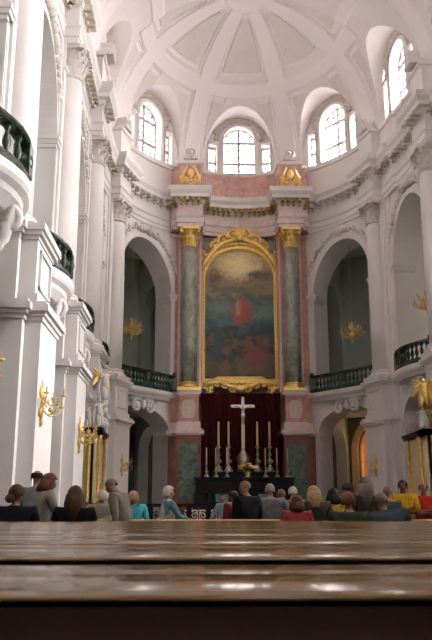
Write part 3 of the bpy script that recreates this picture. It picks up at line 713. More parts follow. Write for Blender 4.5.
def nd(t_, **k):
    x = nn.nodes.new(t_)
    for a, v in k.items(): setattr(x, a, v)
    return x
tcx = nd('ShaderNodeTexCoord'); sep = nd('ShaderNodeSeparateXYZ'); nn.links.new(tcx.outputs['Object'], sep.inputs[0])
noi = nd('ShaderNodeTexNoise'); noi.inputs['Scale'].default_value = 1.15; noi.inputs['Detail'].default_value = 9; noi.inputs['Distortion'].default_value = .8; nn.links.new(tcx.outputs['Object'], noi.inputs['Vector'])
def math_(op, a, b=None):
    x = nd('ShaderNodeMath', operation=op)
    for i, v in enumerate((a, b)):
        if v is None: continue
        if hasattr(v, 'links') or hasattr(v, 'node'): nn.links.new(v, x.inputs[i])
        else: x.inputs[i].default_value = v
    return x.outputs[0]
h = math_('ADD', math_('DIVIDE', sep.outputs['Z'], 9.2), math_('MULTIPLY', math_('SUBTRACT', noi.outputs['Fac'], .5), .42))
rp = nd('ShaderNodeValToRGB'); cr = rp.color_ramp; nn.links.new(h, rp.inputs[0])
for i, (p, c) in enumerate(((0,(.05,.045,.025)),(.12,(.09,.075,.04)),(.2,(.02,.025,.02)),(.27,(.12,.07,.04)),(.33,(.02,.035,.035)),(.42,(.04,.09,.10)),(.52,(.10,.15,.13)),(.60,(.07,.10,.09)),(.68,(.25,.20,.11)),(.78,(.22,.15,.07)),(.9,(.42,.31,.15)),(1,(.30,.21,.10)))):
    e_ = cr.elements[i] if i < 2 else cr.elements.new(p); e_.position = p; e_.color = (*c, 1)
noi2 = nd('ShaderNodeTexNoise'); noi2.inputs['Scale'].default_value = 2.6; noi2.inputs['Detail'].default_value = 8; noi2.inputs['Distortion'].default_value = 1.0; nn.links.new(tcx.outputs['Object'], noi2.inputs['Vector'])
def blob(cx, cz, rx, rz, col, prev, soft=.35, nz=.9):
    dx = math_('DIVIDE', math_('SUBTRACT', sep.outputs['X'], cx), rx); dz = math_('DIVIDE', math_('SUBTRACT', sep.outputs['Z'], cz), rz)
    r2 = math_('ADD', math_('ADD', math_('MULTIPLY', dx, dx), math_('MULTIPLY', dz, dz)), math_('MULTIPLY', math_('SUBTRACT', noi2.outputs['Fac'], .5), nz*3.2))
    m_ = nd('ShaderNodeMapRange'); m_.inputs[1].default_value = 1.0+soft; m_.inputs[2].default_value = 1.0-soft; nn.links.new(r2, m_.inputs[0])
    x = nd('ShaderNodeMix', data_type='RGBA'); nn.links.new(m_.outputs[0], x.inputs[0]); nn.links.new(prev, x.inputs[6]); x.inputs[7].default_value = (*col, 1); return x.outputs[2]
c = rp.outputs[0]
c = blob(.1, 8.0, 1.3, .9, (.85,.70,.38), c, .9)
c = blob(-1.7, 6.9, .35, .7, (.12,.07,.05), c, .9, 1.6); c = blob(1.5, 7.3, .9, .3, (.10,.09,.06), c, .9, 1.6); c = blob(-.4, 6.2, 1.3, .22, (.13,.12,.08), c, .9, 1.8); c = blob(-1.3, 5.0, .8, .35, (.14,.19,.17), c, .9, 1.8); c = blob(1.5, 4.6, .8, .4, (.13,.18,.17), c, .9, 1.8)
c = blob(.15, 4.7, .7, .85, (.36,.07,.045), c, .8, 1.6); c = blob(-.1, 5.0, .2, .5, (.36,.22,.14), c, .7, 1.4)
c = blob(1.1, 1.6, .75, .7, (.19,.045,.03), c, .8, 1.5); c = blob(-1.5, 2.2, .4, 1.1, (.03,.06,.075), c, .8, 1.5)
for x_, z_, s_ in ((-1.9,2.8,.2),(-.9,1.9,.25),(-.3,2.4,.2),(.6,2.6,.22),(1.8,2.4,.2),(-1.0,.7,.35),(.3,.8,.4),(1.4,.6,.3)): c = blob(x_, z_, s_, s_*1.5, (.13,.08,.045), c, .9, 2.2)
nn.links.new(c, B_.inputs['Base Color'])
cv = MB(); P = [(x, 0, z-zb) for x, z in outline(.1)]; cv.add(P+[(x, .06, z) for x, y, z in P], [tuple(range(len(P))), tuple(reversed(range(len(P), 2*len(P))))]+[(i, (i+1)%len(P), len(P)+(i+1)%len(P), len(P)+i) for i in range(len(P))])
cv.obj('canvas', cm, t)
fr = MB(); ring(fr, [(-.02,.0),(-.02,-.10),(.08,-.16),(.14,-.12),(.24,-.14),(.34,-.26),(.46,-.26),(.52,-.16),(.52,.1)])
o_ = outline(.42)
for i, (x, z) in enumerate(o_): fr.ball((x, -.24, z-zb), (.12,.08,.12), 0, 6, 4)
for z in [zb+.6+.75*i for i in range(9)]:
    for s_ in (-1, 1): fr.scroll((s_*(hw+.42), -.26, z-zb), (s_,0,0), (0,0,1), .17, z, 1.2, 1, r=.05, n=9)
frame = fr.obj('gilded_frame', M['gold'], t)
cr_ = MB()                                     # crest
zc = E+18.35-zb
for s_ in (-1, 1):
    for (x, z, R, th, fl) in ((.45,.45,.42,2.5,-1),(1.15,.02,.40,2.2,-1),(1.75,-.45,.34,2.0,-1),(2.35,-1.15,.34,1.5,-1),(2.62,-2.0,.30,1.4,-1),(.9,.35,.2,0,1),(1.55,-.1,.2,0,1)):
        cr_.scroll((s_*x, -.25, zc+z), (s_,0,0), (0,0,1), R, th, 1.4, fl, r=.11, n=16)
    cr_.tube([(s_*.2,-.3,zc+.1),(s_*1.0,-.32,zc-.15),(s_*1.7,-.3,zc-.65),(s_*2.3,-.28,zc-1.4),(s_*2.7,-.25,zc-2.4)], [.16,.18,.18,.16,.12])
for i in range(7):
    a = pi*(.15+.7*i/6); cr_.tube([(0,-.3,zc+.2),(cos(a)*.45,-.35,zc+.2+sin(a)*.55),(cos(a)*.7,-.25,zc+.2+sin(a)*.85)], [.14,.12,.05])
cr_.ball((0,-.32,zc+.25),(.3,.2,.3),0,10,8); cr_.obj('crest', M['gold'], frame)
bo = MB()                                      # lower lambrequin
for s_ in (-1, 1):
    bo.tube([(s_*.2,-.3,-.55),(s_*.8,-.3,-.5),(s_*1.3,-.3,-.22),(s_*1.9,-.3,-.30),(s_*2.5,-.3,-.45)], [.2,.17,.14,.16,.12])
    for (x, z, R) in ((.5,-.65,.3),(1.05,-.42,.26),(1.55,-.3,.25),(2.0,-.62,.34),(2.35,-.4,.3)): bo.scroll((s_*x,-.32,z), (s_,0,0), (0,0,1), R, 4, 1.5, 1, r=.08, n=14)
    for k in range(4): bo.ball((s_*2.05,-.3,-.7-.14*k), .15-.025*k, 0, 8, 6)
for i in range(9):
    a = pi+pi*(.1+.8*i/8); bo.tube([(0,-.34,-.5),(cos(a)*.4,-.38,-.5+sin(a)*.3),(cos(a)*.7,-.3,-.5+sin(a)*.5)], [.14,.1,.04])
bo.obj('lambrequin', M['gold'], frame)
mb = MB()                                       # pale green and pink facing beside the frame top, wall behind the frame
mb.box(AX-2.6, AX+2.6, 50.75, 51.2, E+8.3, ZA+.4); struct(mb, 'trim_90', M['green'])

# crimson cloth behind the altar
mb = MB(); n_ = 80; zt_, zb_ = E+7.6, 1.2; ztops = [(AX-2.6+5.2*i/n_, 50.05+.05*sin(i*1.3)+.03*sin(i*.37)) for i in range(n_+1)]
for k, dy in ((0,0), (1,.03)):
    mb.add([(x, y+dy, zb_) for x, y in ztops]+[(x, y+dy, zt_) for x, y in ztops], [(i, i+1, n_+2+i, n_+1+i) for i in range(n_)], 0, True)
tag(mb.obj('altar_curtain', M['curtain']), 'dark crimson cloth hanging behind the crucifix', 'curtain')
# ------------------------------------------------------------------ high altar
ax = AX+.04
t = thing('high_altar', 'wide black stone altar with stepped gradine carrying candlesticks', 'altar', (ax, 47.2, 1.25))
mb = MB(); mb.box(-2.2, 2.2, -.55, .9, 0, 1.0); mb.box(-2.35, 2.35, -.65, .9, 1.0, 1.12); mb.obj('mensa', M['black'], t)
mb = MB(); mb.box(-3.0, 3.0, .2, 1.0, .9, 1.78); mb.box(-3.1, 3.1, .05, 1.0, 1.78, E+2.05-1.25); mb.obj('lower_gradine', M['altar'], t)
mb = MB(); mb.box(-2.2, 2.2, .9, 1.8, 1.0, E+2.4-1.25); mb.obj('upper_gradine', M['altar'], t)
mb = MB(); mb.box(-3.1, 3.1, .1, 1.0, 0, .9); mb.obj('plinth', M['black'], t)
for x in (-1.4, 1.15):
    m2 = MB(); m2.box(x-.38, x+.38, -.62, -.54, .45, .92); m2.obj('teal_inset', M['teal'], t)
def candlestick(label, x, y, z, h, hc, R, group, silver='silver'):
    t = thing('candlestick', label, 'candlestick', (x, y, z), 0, group); key = ('cs', h, hc, R)
    if key not in proto:
        b = MB(); pr = [(R,0),(R*1.02,.05*h),(R*.75,.10*h),(R*.85,.16*h),(R*.35,.24*h),(R*.25,.30*h),(R*.55,.38*h),(R*.6,.44*h),(R*.25,.52*h),(R*.22,.58*h),(R*.42,.66*h),(R*.2,.74*h),(R*.18,.86*h),(R*.5,.93*h),(R*.52,.96*h),(R*.22,h)]
        b.lathe(pr, n=12)
        for k in range(3): a = 2*pi*k/3+pi/2; b.ball((cos(a)*R*.95, sin(a)*R*.95, .05*h), R*.28, 0, 6, 5)
        for k in range(3): a = 2*pi*k/3; b.scroll((cos(a)*R*.6, sin(a)*R*.6, .40*h), (cos(a),sin(a),0), (0,0,1), R*.35, 1, 1.2, 1, r=R*.1, n=9)
        c = MB(); c.lathe([(R*.24 if R > .15 else .045, h*.97), (R*.2 if R > .15 else .04, h+hc), (.01, h+hc+.03)], n=10)
        proto[key] = (b.mesh('stick', M[silver]), c.mesh('candle', M['wax']))
    mobj('stick', proto[key][0], t); mobj('candle', proto[key][1], t)
for x, w in ((1.49,'first tall silver candlestick from the left on the altar'),(2.12,'tall silver candlestick just left of the crucifix'),(3.94,'tall silver candlestick just right of the crucifix'),(4.71,'tall silver candlestick farthest right on the altar')):
    candlestick(w, x, 48.55, E+2.4, 1.65, 1.5, .27, 'tall silver candlesticks')
for i, (x, w) in enumerate(((.72,'small candlestick at the far left end of the altar'),(1.3,'small candlestick in front of the leftmost tall one'),(1.97,'small candlestick, third from the left in the front row'),(4.35,'small candlestick right of the flowers, fourth in the front row'),(5.05,'small candlestick, fifth from the left in the front row'),(5.72,'small candlestick at the far right end of the altar'))):
    candlestick(w, x, 47.65, E+2.05, .85, .92, .15, 'small silver candlesticks')
# ------------------------------------------------------------------ figures grown along a skeleton
def skin(name, nodes, edges, mats, subd=1, parent=None, root=0):
    me = bpy.data.meshes.new(name); me.from_pydata([n_[0] for n_ in nodes], edges, []); o = bpy.data.objects.new('tmp', me); COL.objects.link(o)
    md = o.modifiers.new('s', 'SKIN'); md.use_smooth_shade = True
    for i, v in enumerate(me.skin_vertices[0].data): v.radius = nodes[i][1] if hasattr(nodes[i][1], '__len__') else (nodes[i][1],)*2; v.use_root = (i == root)
    if subd: sb = o.modifiers.new('b', 'SUBSURF'); sb.levels = subd; sb.render_levels = subd
    dg = bpy.context.evaluated_depsgraph_get(); m2 = bpy.data.meshes.new_from_object(o.evaluated_get(dg)); bpy.data.objects.remove(o)
    m2.name = name; m2.materials.clear()
    for m_ in (mats if isinstance(mats, list) else [mats]): m2.materials.append(m_)
    m2.polygons.foreach_set('use_smooth', [True]*len(m2.polygons))
    return mobj(name, m2, parent)
# ------------------------------------------------------------------ crucifix
t = thing('crucifix', 'tall altar crucifix with a silver figure on the cross', 'crucifix', (ax, 48.5, E+2.4))
mb = MB(); mb.lathe([(.42,0),(.45,.15),(.3,.3),(.36,.55),(.42,.9),(.25,1.15),(.16,1.3),(.13,1.45)], n=16)
for k in range(4): a = pi/4+pi/2*k; mb.scroll((cos(a)*.38, sin(a)*.38, .35), (cos(a),sin(a),0), (0,0,1), .2, 1, 1.3, 1, r=.06, n=12); mb.ball((cos(a)*.3, sin(a)*.3, .85), .13, 0, 7, 5)
mb.obj('foot', M['silver'], t)
mb = MB(); mb.box(-.10,.10,-.08,.08,1.4,2.95); mb.obj('stand', M['wax'], t)
mb = MB(); mb.box(-.09,.09,-.06,.06,2.95,4.6); mb.box(-.66,.66,-.055,.055,4.05,4.23)
for x, z in ((-.68,4.14),(.68,4.14),(0,4.65)): mb.ball((x,0,z),(.1,.07,.1),0,8,6)
mb.obj('cross', M['stucco'], t)
N_ = [((0,-.13,3.62),(.075,.06)),((0,-.14,3.78),.07),((0,-.15,3.93),(.095,.065)),((0,-.15,4.03),.035),((0.02,-.17,4.1),.05),((.02,-.17,4.17),.045),
      ((-.12,-.14,3.99),.035),((-.32,-.1,4.08),.028),((-.56,-.08,4.14),.025),((.12,-.14,3.99),.035),((.32,-.1,4.08),.028),((.56,-.08,4.14),.025),
      ((-.05,-.14,3.5),.055),((-.04,-.18,3.25),.042),((0,-.11,2.98),.03),((.05,-.14,3.5),.055),((.05,-.18,3.25),.042),((.02,-.11,2.98),.03)]
skin('corpus', N_, [(0,1),(1,2),(2,3),(3,4),(4,5),(2,6),(6,7),(7,8),(2,9),(9,10),(10,11),(0,12),(12,13),(13,14),(0,15),(15,16),(16,17)], M['silver'], 1, t)
mb = MB(); mb.lathe([(.13,3.48),(.12,3.55),(.11,3.66)], (0,-.14,0), 10); mb.obj('loincloth', M['stucco'], t)
# ------------------------------------------------------------------ flowers
t = thing('flower_arrangement', 'round arrangement of yellow and orange flowers before the crucifix', 'flowers', (ax+.2, 47.5, E+2.05), 0); rr = random.Random(3)
mb = MB(); mb.lathe([(.16,0),(.2,.03),(.1,.1),(.24,.3),(.26,.34)], n=14); mb.obj('vase', M['brass'], t)
mb = MB()
for k in range(60):
    a = rr.random()*2*pi; r_ = .13+.38*rr.random(); z = .3+.5*rr.random(); mb.add([(cos(a)*.08,sin(a)*.08,.3),(cos(a+.15)*r_*.6,sin(a+.15)*r_*.6,z),(cos(a)*r_,sin(a)*r_,z+.1),(cos(a-.15)*r_*.6,sin(a-.15)*r_*.6,z)],[(0,1,2,3)])
mb.obj('foliage', M['leaf'], t)
for k in range(26):
    a = rr.random()*2*pi; r_ = .55*sqrt(rr.random()); z = .42+.42*sqrt(max(0,1-(r_/.6)**2))-.1*rr.random(); mb = MB()
    for p_ in range(6): w = 2*pi*p_/6; mb.ball((cos(w)*.04, sin(w)*.04, 0), (.04,.04,.025), 0, 5, 4)
    mb.ball((0,0,.02), .03, 0, 5, 4); o = mb.obj('blossom', M[('fl_y','fl_r','fl_w','fl_y','fl_r')[k % 5]], t); o.location = (cos(a)*r_, sin(a)*r_-.05, z); o.scale = (1.9, 1.9, 1.9)

# ------------------------------------------------------------------ communion rail and side parts
t = thing('communion_rail', 'dark openwork rail with scroll panels standing before the choir', 'railing', (3.1, 37.0, 0))
mb = MB(); mb.box(-7.0, 7.2, -.2, .2, 1.35, 1.5); mb.obj('top_rail', M['black'], t); mb = MB(); mb.box(-7.0, 7.2, -.22, .22, 0, .25); mb.obj('base', M['black'], t)
sp_ = MB()
for s_ in (-1, 1):
    sp_.scroll((s_*.2, 0, .95), (s_,0,0), (0,0,1), .2, 2, 1.5, -1, r=.035, n=16); sp_.scroll((s_*.2, 0, .55), (s_,0,0), (0,0,1), .2, 4, 1.5, 1, r=.035, n=16)
sp_.tube([(0,0,.25),(0,0,1.35)], .03)
pm = sp_.mesh('scroll_panel', M['black']); x = -6.5
wm = MB(); wm.scroll((0, -.02, .8), (1,0,0), (0,0,1), .28, 1.57, 1.0, 1, r=.035, n=16); wmm = wm.mesh('pale_oval', M['silver'])
pst = MB(); pst.box(-.12,.12,-.16,.16,.2,1.4); pst = pst.mesh('post', M['black'])
while x < 6.9:
    o = mobj('scroll_panel', pm, t); o.location = (x, 0, 0); o = mobj('post', pst, t); o.location = (x+.45, 0, 0); x += .9

# gilded side altars at the last piers, with white figures
def side_altar(X, s_, y, label):
    t = thing('side_altar', label, 'altar', (X, y, 0))
    def lb(mb, a, b, y0, y1, z0, z1): xs = sorted((s_*a, s_*b)); mb.box(xs[0], xs[1], y0, y1, z0, z1)
    f = -1.95
    mb = MB(); lb(mb, .2, 1.30, f-.05, -1.25, 0, 1.5); lb(mb, 1.1, 1.42, f-.05, 1.4, 0, 1.5); mb.obj('base', M['dullgold'], t)
    mb = MB(); lb(mb, .2, 1.22, f, -1.25, 1.5, E+3.4); lb(mb, 1.1, 1.3, f, 1.3, 1.5, E+3.4); mb.obj('panel', M['tan'], t)
    for (a, b) in ((1.0, f-.08), (.3, f-.08), (1.38, -1.2), (1.38, .9)):
        m2 = MB(); m2.lathe([(.11,1.5),(.08,1.65),(.085,E+3.1),(.12,E+3.25),(.13,E+3.42)], (s_*a, b, 0), 10); m2.obj('gilded_colonnette', M['gold'], t)
    m2 = MB(); lb(m2, .84, .92, f-.06, f, 1.8, E+3.2); lb(m2, .38, .46, f-.06, f, 1.8, E+3.2); lb(m2, .38, .92, f-.06, f, 1.8, 1.88); lb(m2, .38, .92, f-.06, f, E+3.12, E+3.2); m2.obj('gilded_panel_frame', M['gold'], t)
    mb = MB()
    for z0, z1, e in ((3.42,3.55,.08),(3.55,3.68,.16)): lb(mb, .1, 1.36+e, f-.12-e, -1.22, E+z0, E+z1); lb(mb, 1.1, 1.36+e, f-.12-e, 1.4, E+z0, E+z1)
    mb.obj('entablature', M['dark_shade_wood'], t)
    return t
side_altar(XL-.15, 1, 36.7, 'gilded side altar with tall buff panel beside the white pier on the left')
side_altar(xr(37)-.68, -1, 37.0, 'gilded side altar cut by the right picture edge')
def statue(label, loc, rz, m_, pose, h=1.5, wings=False, mw='stucco'):
    t = thing('statue', label, 'statue', loc, rz, None); k = h/1.7; a = pose
    N_ = [((0,0,.85),(.17,.15)),((0,.02,1.08),(.16,.13)),((0,.03,1.3),(.2,.14)),((0,.05,1.45),.07),((0,.07,1.56),.095),((.02,.07,1.68),.08),
          ((-.2,.03,1.38),.07),((-.34,.1+a*.1,1.2+a*.25),.06),((-.42,.25,1.2+a*.5),.05),((.2,.03,1.38),.07),((.36,.08,1.3-a*.1),.06),((.5,.2,1.15+.3*(1-a)),.05),
          ((-.12,.05,.55),.17),((-.14,.0,.1),.13),((.12,.1,.5),.18),((.16,.18,.06),.14)]
    N_ = [((p[0]*k, p[1]*k, p[2]*k), (r_[0]*k, r_[1]*k) if hasattr(r_, '__len__') else r_*k) for p, r_ in N_]
    skin('body', N_, [(0,1),(1,2),(2,3),(3,4),(4,5),(2,6),(6,7),(7,8),(2,9),(9,10),(10,11),(0,12),(12,13),(0,14),(14,15)], m_, 1, t)
    mb = MB()
    for i in range(7): q = -.3+.1*i; mb.tube([(q*.5*k,-.1*k,1.25*k),(q*k,-.16*k,.8*k),(q*1.3*k,-.05*k,.05)], [.05*k,.08*k,.07*k])
    mb.obj('drapery', m_, t)
    if wings:
        for s_ in (-1, 1):
            w = MB()
            for i in range(6): w.tube([(s_*.08,-.12,1.3*k),(s_*(.35+.05*i),-.22,(1.55-.14*i)*k),(s_*(.62-.02*i),-.2,(1.75-.24*i)*k)], [.05,.07,.02])
            w.obj('wing', M[mw], t)
    return t
ZT = E+3.68
statue('white stucco angel seated left on the gilded side altar', (-5.28, 35.05, ZT), 2.6, M['white'], .2, 1.15)
statue('white stucco child figure in the middle atop the side altar', (-4.86, 34.95, ZT), 3.3, M['white'], .8, 1.0)
statue('white stucco angel leaning out at the right corner atop the side altar', (-4.38, 35.05, ZT), 3.9, M['white'], .5, 1.35)
statue('white figure with gilded wings raised high above the side altar', (-4.22, 35.6, ZT+1.3), 4.0, M['white'], 1.0, 1.55, True, 'gold')
mb = MB(); rr = random.Random(5)
for k in range(26): q = k/25; mb.ball((-4.3-.35*(1-q)*rr.random(), 35.55+.25*rr.random(), ZT+.15+1.1*q), (.28+.1*rr.random()-.1*q, .26, .2), 0, 8, 6)
tag(mb.obj('stucco_cloud', M['stucco']), 'heaped white stucco cloud on the side altar under the winged figure', 'ornament')
statue('gilded angel above the side altar at the right picture edge', (10.75, 35.3, ZT+.95), 2.6, M['gold'], 1.0, 1.5, True, 'gold')
statue('white stucco child figure below the gilded angel on the right', (10.5, 34.95, ZT), 2.8, M['white'], .6, 1.0)
mb = MB()
for k in range(14): q = k/13; mb.ball((10.85+.2*rr.random(), 35.4+.2*rr.random(), ZT+.12+.75*q), (.3, .26, .2), 0, 8, 6)
tag(mb.obj('stucco_cloud', M['dullgold']), 'gilded cloud under the angel at the right picture edge', 'ornament')

# ------------------------------------------------------------------ chandeliers and sconces
def arm(mb, c, a, r_, z, up, th=.03):
    mb.tube([(c[0],c[1],z),(c[0]+cos(a)*r_*.4,c[1]+sin(a)*r_*.4,z-.16*r_/.6),(c[0]+cos(a)*r_*.8,c[1]+sin(a)*r_*.8,z-.1),(c[0]+cos(a)*r_,c[1]+sin(a)*r_,z+up)], th, 5)
def chandelier(label, loc, ztop):
    t = thing('chandelier', label, 'chandelier', loc, 0, 'brass gallery chandeliers')
    mb = MB(); mb.tube([(0,0,.7),(0,0,ztop-loc[2])], .018, 4); mb.obj('chain', M['brass'], t)
    mb = MB(); mb.lathe([(.02,-.72),(.11,-.62),(.06,-.52),(.26,-.34),(.30,-.18),(.12,-.05),(.07,.1),(.16,.22),(.1,.36),(.05,.5),(.1,.6),(.03,.72)], n=14); mb.obj('stem', M['brass'], t)
    am = MB(); arm(am, (0,0), 0, .80, -.12, .06, .045); am.scroll((.4,0,-.08),(1,0,0),(0,0,1),.12,1,1.2,1,r=.025,n=9); am.lathe([(.03,0),(.09,.02),(.1,.05),(.03,.06)],(.80,0,-.06),8)
    am2 = MB(); arm(am2, (0,0), 0, .58, .26, .1, .042); am2.lathe([(.03,0),(.08,.02),(.09,.05),(.03,.06)],(.56,0,.36),8)
    cm_ = MB(); cm_.lathe([(.026,0),(.024,.16),(.005,.18)], n=7); c_me = cm_.mesh('candle', M['wax']); a1 = am.mesh('arm', M['brass']); a2 = am2.mesh('arm', M['brass'])
    for k in range(8):
        o = mobj('arm', a1, t); o.rotation_euler = (0,0,2*pi*k/8+.2); c = mobj('candle', c_me, o); c.location = (.80,0,0)
    for k in range(6):
        o = mobj('arm', a2, t); o.rotation_euler = (0,0,2*pi*k/6); c = mobj('candle', c_me, o); c.location = (.57,0,.40)
chandelier('brass chandelier hanging in the left gallery arch', (-4.25, 49.2, E+11.7), E+17.6)
chandelier('brass chandelier hanging in the right gallery arch', (10.35, 49.0, E+11.5), E+17.6)
chandelier('brass chandelier cut by the right picture edge', (13.0, 41.0, E+11.4), E+16)
def sconce(label, loc, rz, k=1.0, n=5, glass=True):
    t = thing('wall_sconce', label, 'sconce', loc, rz, 'gilt wall sconces')
    mb = MB(); mb.scroll((0.02,0,.25*k),(0,1,0),(0,0,1),.13*k,1,1.3,1,r=.05*k,n=12); mb.scroll((0.02,0,-.25*k),(0,1,0),(0,0,1),.13*k,4,1.3,-1,r=.05*k,n=12)
    mb.tube([(0.03,0,.6*k),(0.07,0,.2*k),(.05,0,-.2*k),(.03,0,-.62*k)],[.02*k,.05*k,.06*k,.02*k]); mb.ball((.06,0,-.5*k),(.05*k,.07*k,.09*k),0,8,6); mb.obj('back_plate', M['brass'], t)
    cm_ = MB(); cm_.lathe([(.02,0),(.019,.15*k),(.004,.17*k)], n=7); c_me = cm_.mesh('candle', M['wax'])
    for i in range(n):
        a = -1.2+2.4*i/(n-1); r_ = .55*k; z = (-.15 if i % 2 else .12)*k; m2 = MB()
        m2.tube([(.05,0,z),(.05+cos(a)*r_*.4,sin(a)*r_*.4,z-.18*k),(.05+cos(a)*r_*.85,sin(a)*r_*.85,z-.12*k),(.05+cos(a)*r_,sin(a)*r_,z+.05*k)], .02*k, 5); m2.scroll((.05+cos(a)*r_*.55,sin(a)*r_*.55,z-.05*k),(cos(a),sin(a),0),(0,0,1),.07*k,1,1.2,1,r=.02*k,n=8)
        m2.lathe([(.02,0),(.07*k,.02),(.08*k,.05),(.02,.055)],(.05+cos(a)*r_,sin(a)*r_,z+.05*k),8); m2.obj('arm', M['brass'], t)
        c = mobj('candle', c_me, t); c.location = (.05+cos(a)*r_, sin(a)*r_, z+.09*k)
sconce('gilt sconce on the nearest left pier', (-4.04, 20.0, E+2.75), 0, 1.0)
sconce('gilt sconce at the extreme left picture edge', (-4.1, 13.6, E+2.45), 0, 1.0)
sconce('gilt sconce on the second left pier, before the gilded altar panel', (-4.27, 28.4, E+2.75), 0, 1.1, 7)
p, n_ = PE(TCL), NE(TCL); sconce('gilt sconce on the white pier beside the dark left arch', (p[0]-n_[0]*.96, p[1]-n_[1]*.96, E+2.6), atan2(-n_[1], -n_[0]), 1.05)
p, n_ = PE(TCR), NE(TCR); sconce('gilt sconce on the blue grey pier on the right', (p[0]-n_[0]*.96, p[1]-n_[1]*.96, E+2.6), atan2(-n_[1], -n_[0]), 1.05)

# ------------------------------------------------------------------ pews
def rounded(x0, x1, y0, y1, z0, z1, r=.03, k=5):
    mb = MB(); pts = []
    for cx, cy, a0 in ((y0+r, z0+r, pi), (y1-r, z0+r, 1.5*pi), (y1-r, z1-r, 0), (y0+r, z1-r, .5*pi)):
        for i in range(k+1): a = a0+pi/2*i/k; pts.append((cx+r*cos(a), cy+r*sin(a)))
    K = len(pts); V_ = [(x0, a, b) for a, b in pts]+[(x1, a, b) for a, b in pts]; mb.add(V_, [tuple(reversed(range(K))), tuple(range(K, 2*K))], 0); mb.add(V_, [], 0)
    o = len(mb.v)-2*K; mb.f += [(o+i, o+(i+1)%K, o+K+(i+1)%K, o+K+i) for i in range(K)]; mb.m += [0]*K; mb.sm += [True]*K; return mb
def crown(x0, x1, y0, y1, z0, z1, both=True):      # a board with a gently crowned upper edge on both sides
    mb = MB(); w = y1-y0; top = [(0,-.024),(.003,-.0198),(.012,-.0170),(.03,-.0129),(.05,-.0088),(.07,-.0050),(.09,-.0018),(.13,0)]
    pts = [(y0+.004, z0)]+[(y0+a, z1+b) for a, b in top]+([(y1-a*.8, z1+b) for a, b in reversed(top)] if both else [(y1, z1)])+[(y1-.002, z0)]
    K = len(pts); V_ = [(x0, a, b) for a, b in pts]+[(x1, a, b) for a, b in pts]; mb.add(V_, [tuple(reversed(range(K))), tuple(range(K, 2*K))], 0); mb.add(V_, [], 0)
    o = len(mb.v)-2*K; mb.f += [(o+i, o+(i+1)%K, o+K+(i+1)%K, o+K+i) for i in range(K)]; mb.m += [0]*K; mb.sm += [i not in (0, K-1, K-2) for i in range(K)]; return mb
PT = E-.104                       # top of the pews
PX0, PX1 = -4.0, 9.5
parts_ = [('book_ledge', rounded(0, 1, 0, .41, -.035, 0, .017).v and crown(PX0, PX1, 0, .20, PT-.030, PT-.004, False), 'woodtop'), ('top_rail', crown(PX0, PX1, .21, .47, PT-.06, PT), 'woodtop')]
bk = MB(); bk.box(PX0+.02, PX1-.02, .33, .39, .12, PT-.05); bk.box(PX0+.02, PX1-.02, .03, .09, PT-.2, PT-.04)
bp_ = MB(); bp_.box(PX0+.02, PX1-.02, .02, .06, .04, PT-.04)
for i in range(18): x = PX0+.4+i*.75; bp_.box(x-.03, x+.03, -.005, .03, .1, PT-.1)
st_ = rounded(PX0+.02, PX1-.02, .40, .86, .42, .47, .02)
en = MB(); en.box(0, .07, 0, .88, 0, .44); en.box(0, .07, 0, .52, .44, PT+.05); en.lathe([(.01,-.01),(.12,-.01),(.12,.08),(.01,.08)], (0,.3,PT+.02), 12, axis=Matrix.Rotation(pi/2, 3, 'Y'))
pm_ = {'book_ledge': parts_[0][1].mesh('book_ledge', M['woodtop']), 'top_rail': parts_[1][1].mesh('top_rail', M['woodtop']), 'backrest': bk.mesh('backrest', M['wood']), 'rear_panel': bp_.mesh('rear_panel', M['dark_shade_wood']), 'seat': st_.mesh('seat', M['wood'])}
en_me = en.mesh('end_panel', M['wood']); ordn = ['nearest varnished pew, filling the bottom of the picture', 'second varnished pew from the camera', 'third varnished pew from the camera', 'fourth varnished pew from the camera', 'fifth varnished pew from the camera', 'sixth varnished pew from the camera', 'seventh varnished pew, third from the front row', 'eighth varnished pew, second from the front row', 'foremost varnished pew, right behind the seated worshippers']
for k in range(9):
    t = thing('pew', ordn[k], 'pew', (0, 1.25+k*1.0, 0), 0, 'varnished wooden pews')
    for nm, me in pm_.items(): mobj(nm, me, t)
    for x in (PX0-.07, PX1): o = mobj('end_panel', en_me, t); o.location = (x, 0, 0)
t = thing('front_barrier', 'low wooden front barrier with a tan top where visitors lean', 'barrier', (0, 12.35, 0))
mb = rounded(-2.4, 6.5, -.12, .3, PT-.06, PT-.01, .02); mb.obj('top_board', M['tanwood'], t); mb = MB(); mb.box(-2.35, 6.45, .05, .12, 0, PT-.05); mb.obj('panel', M['wood'], t)
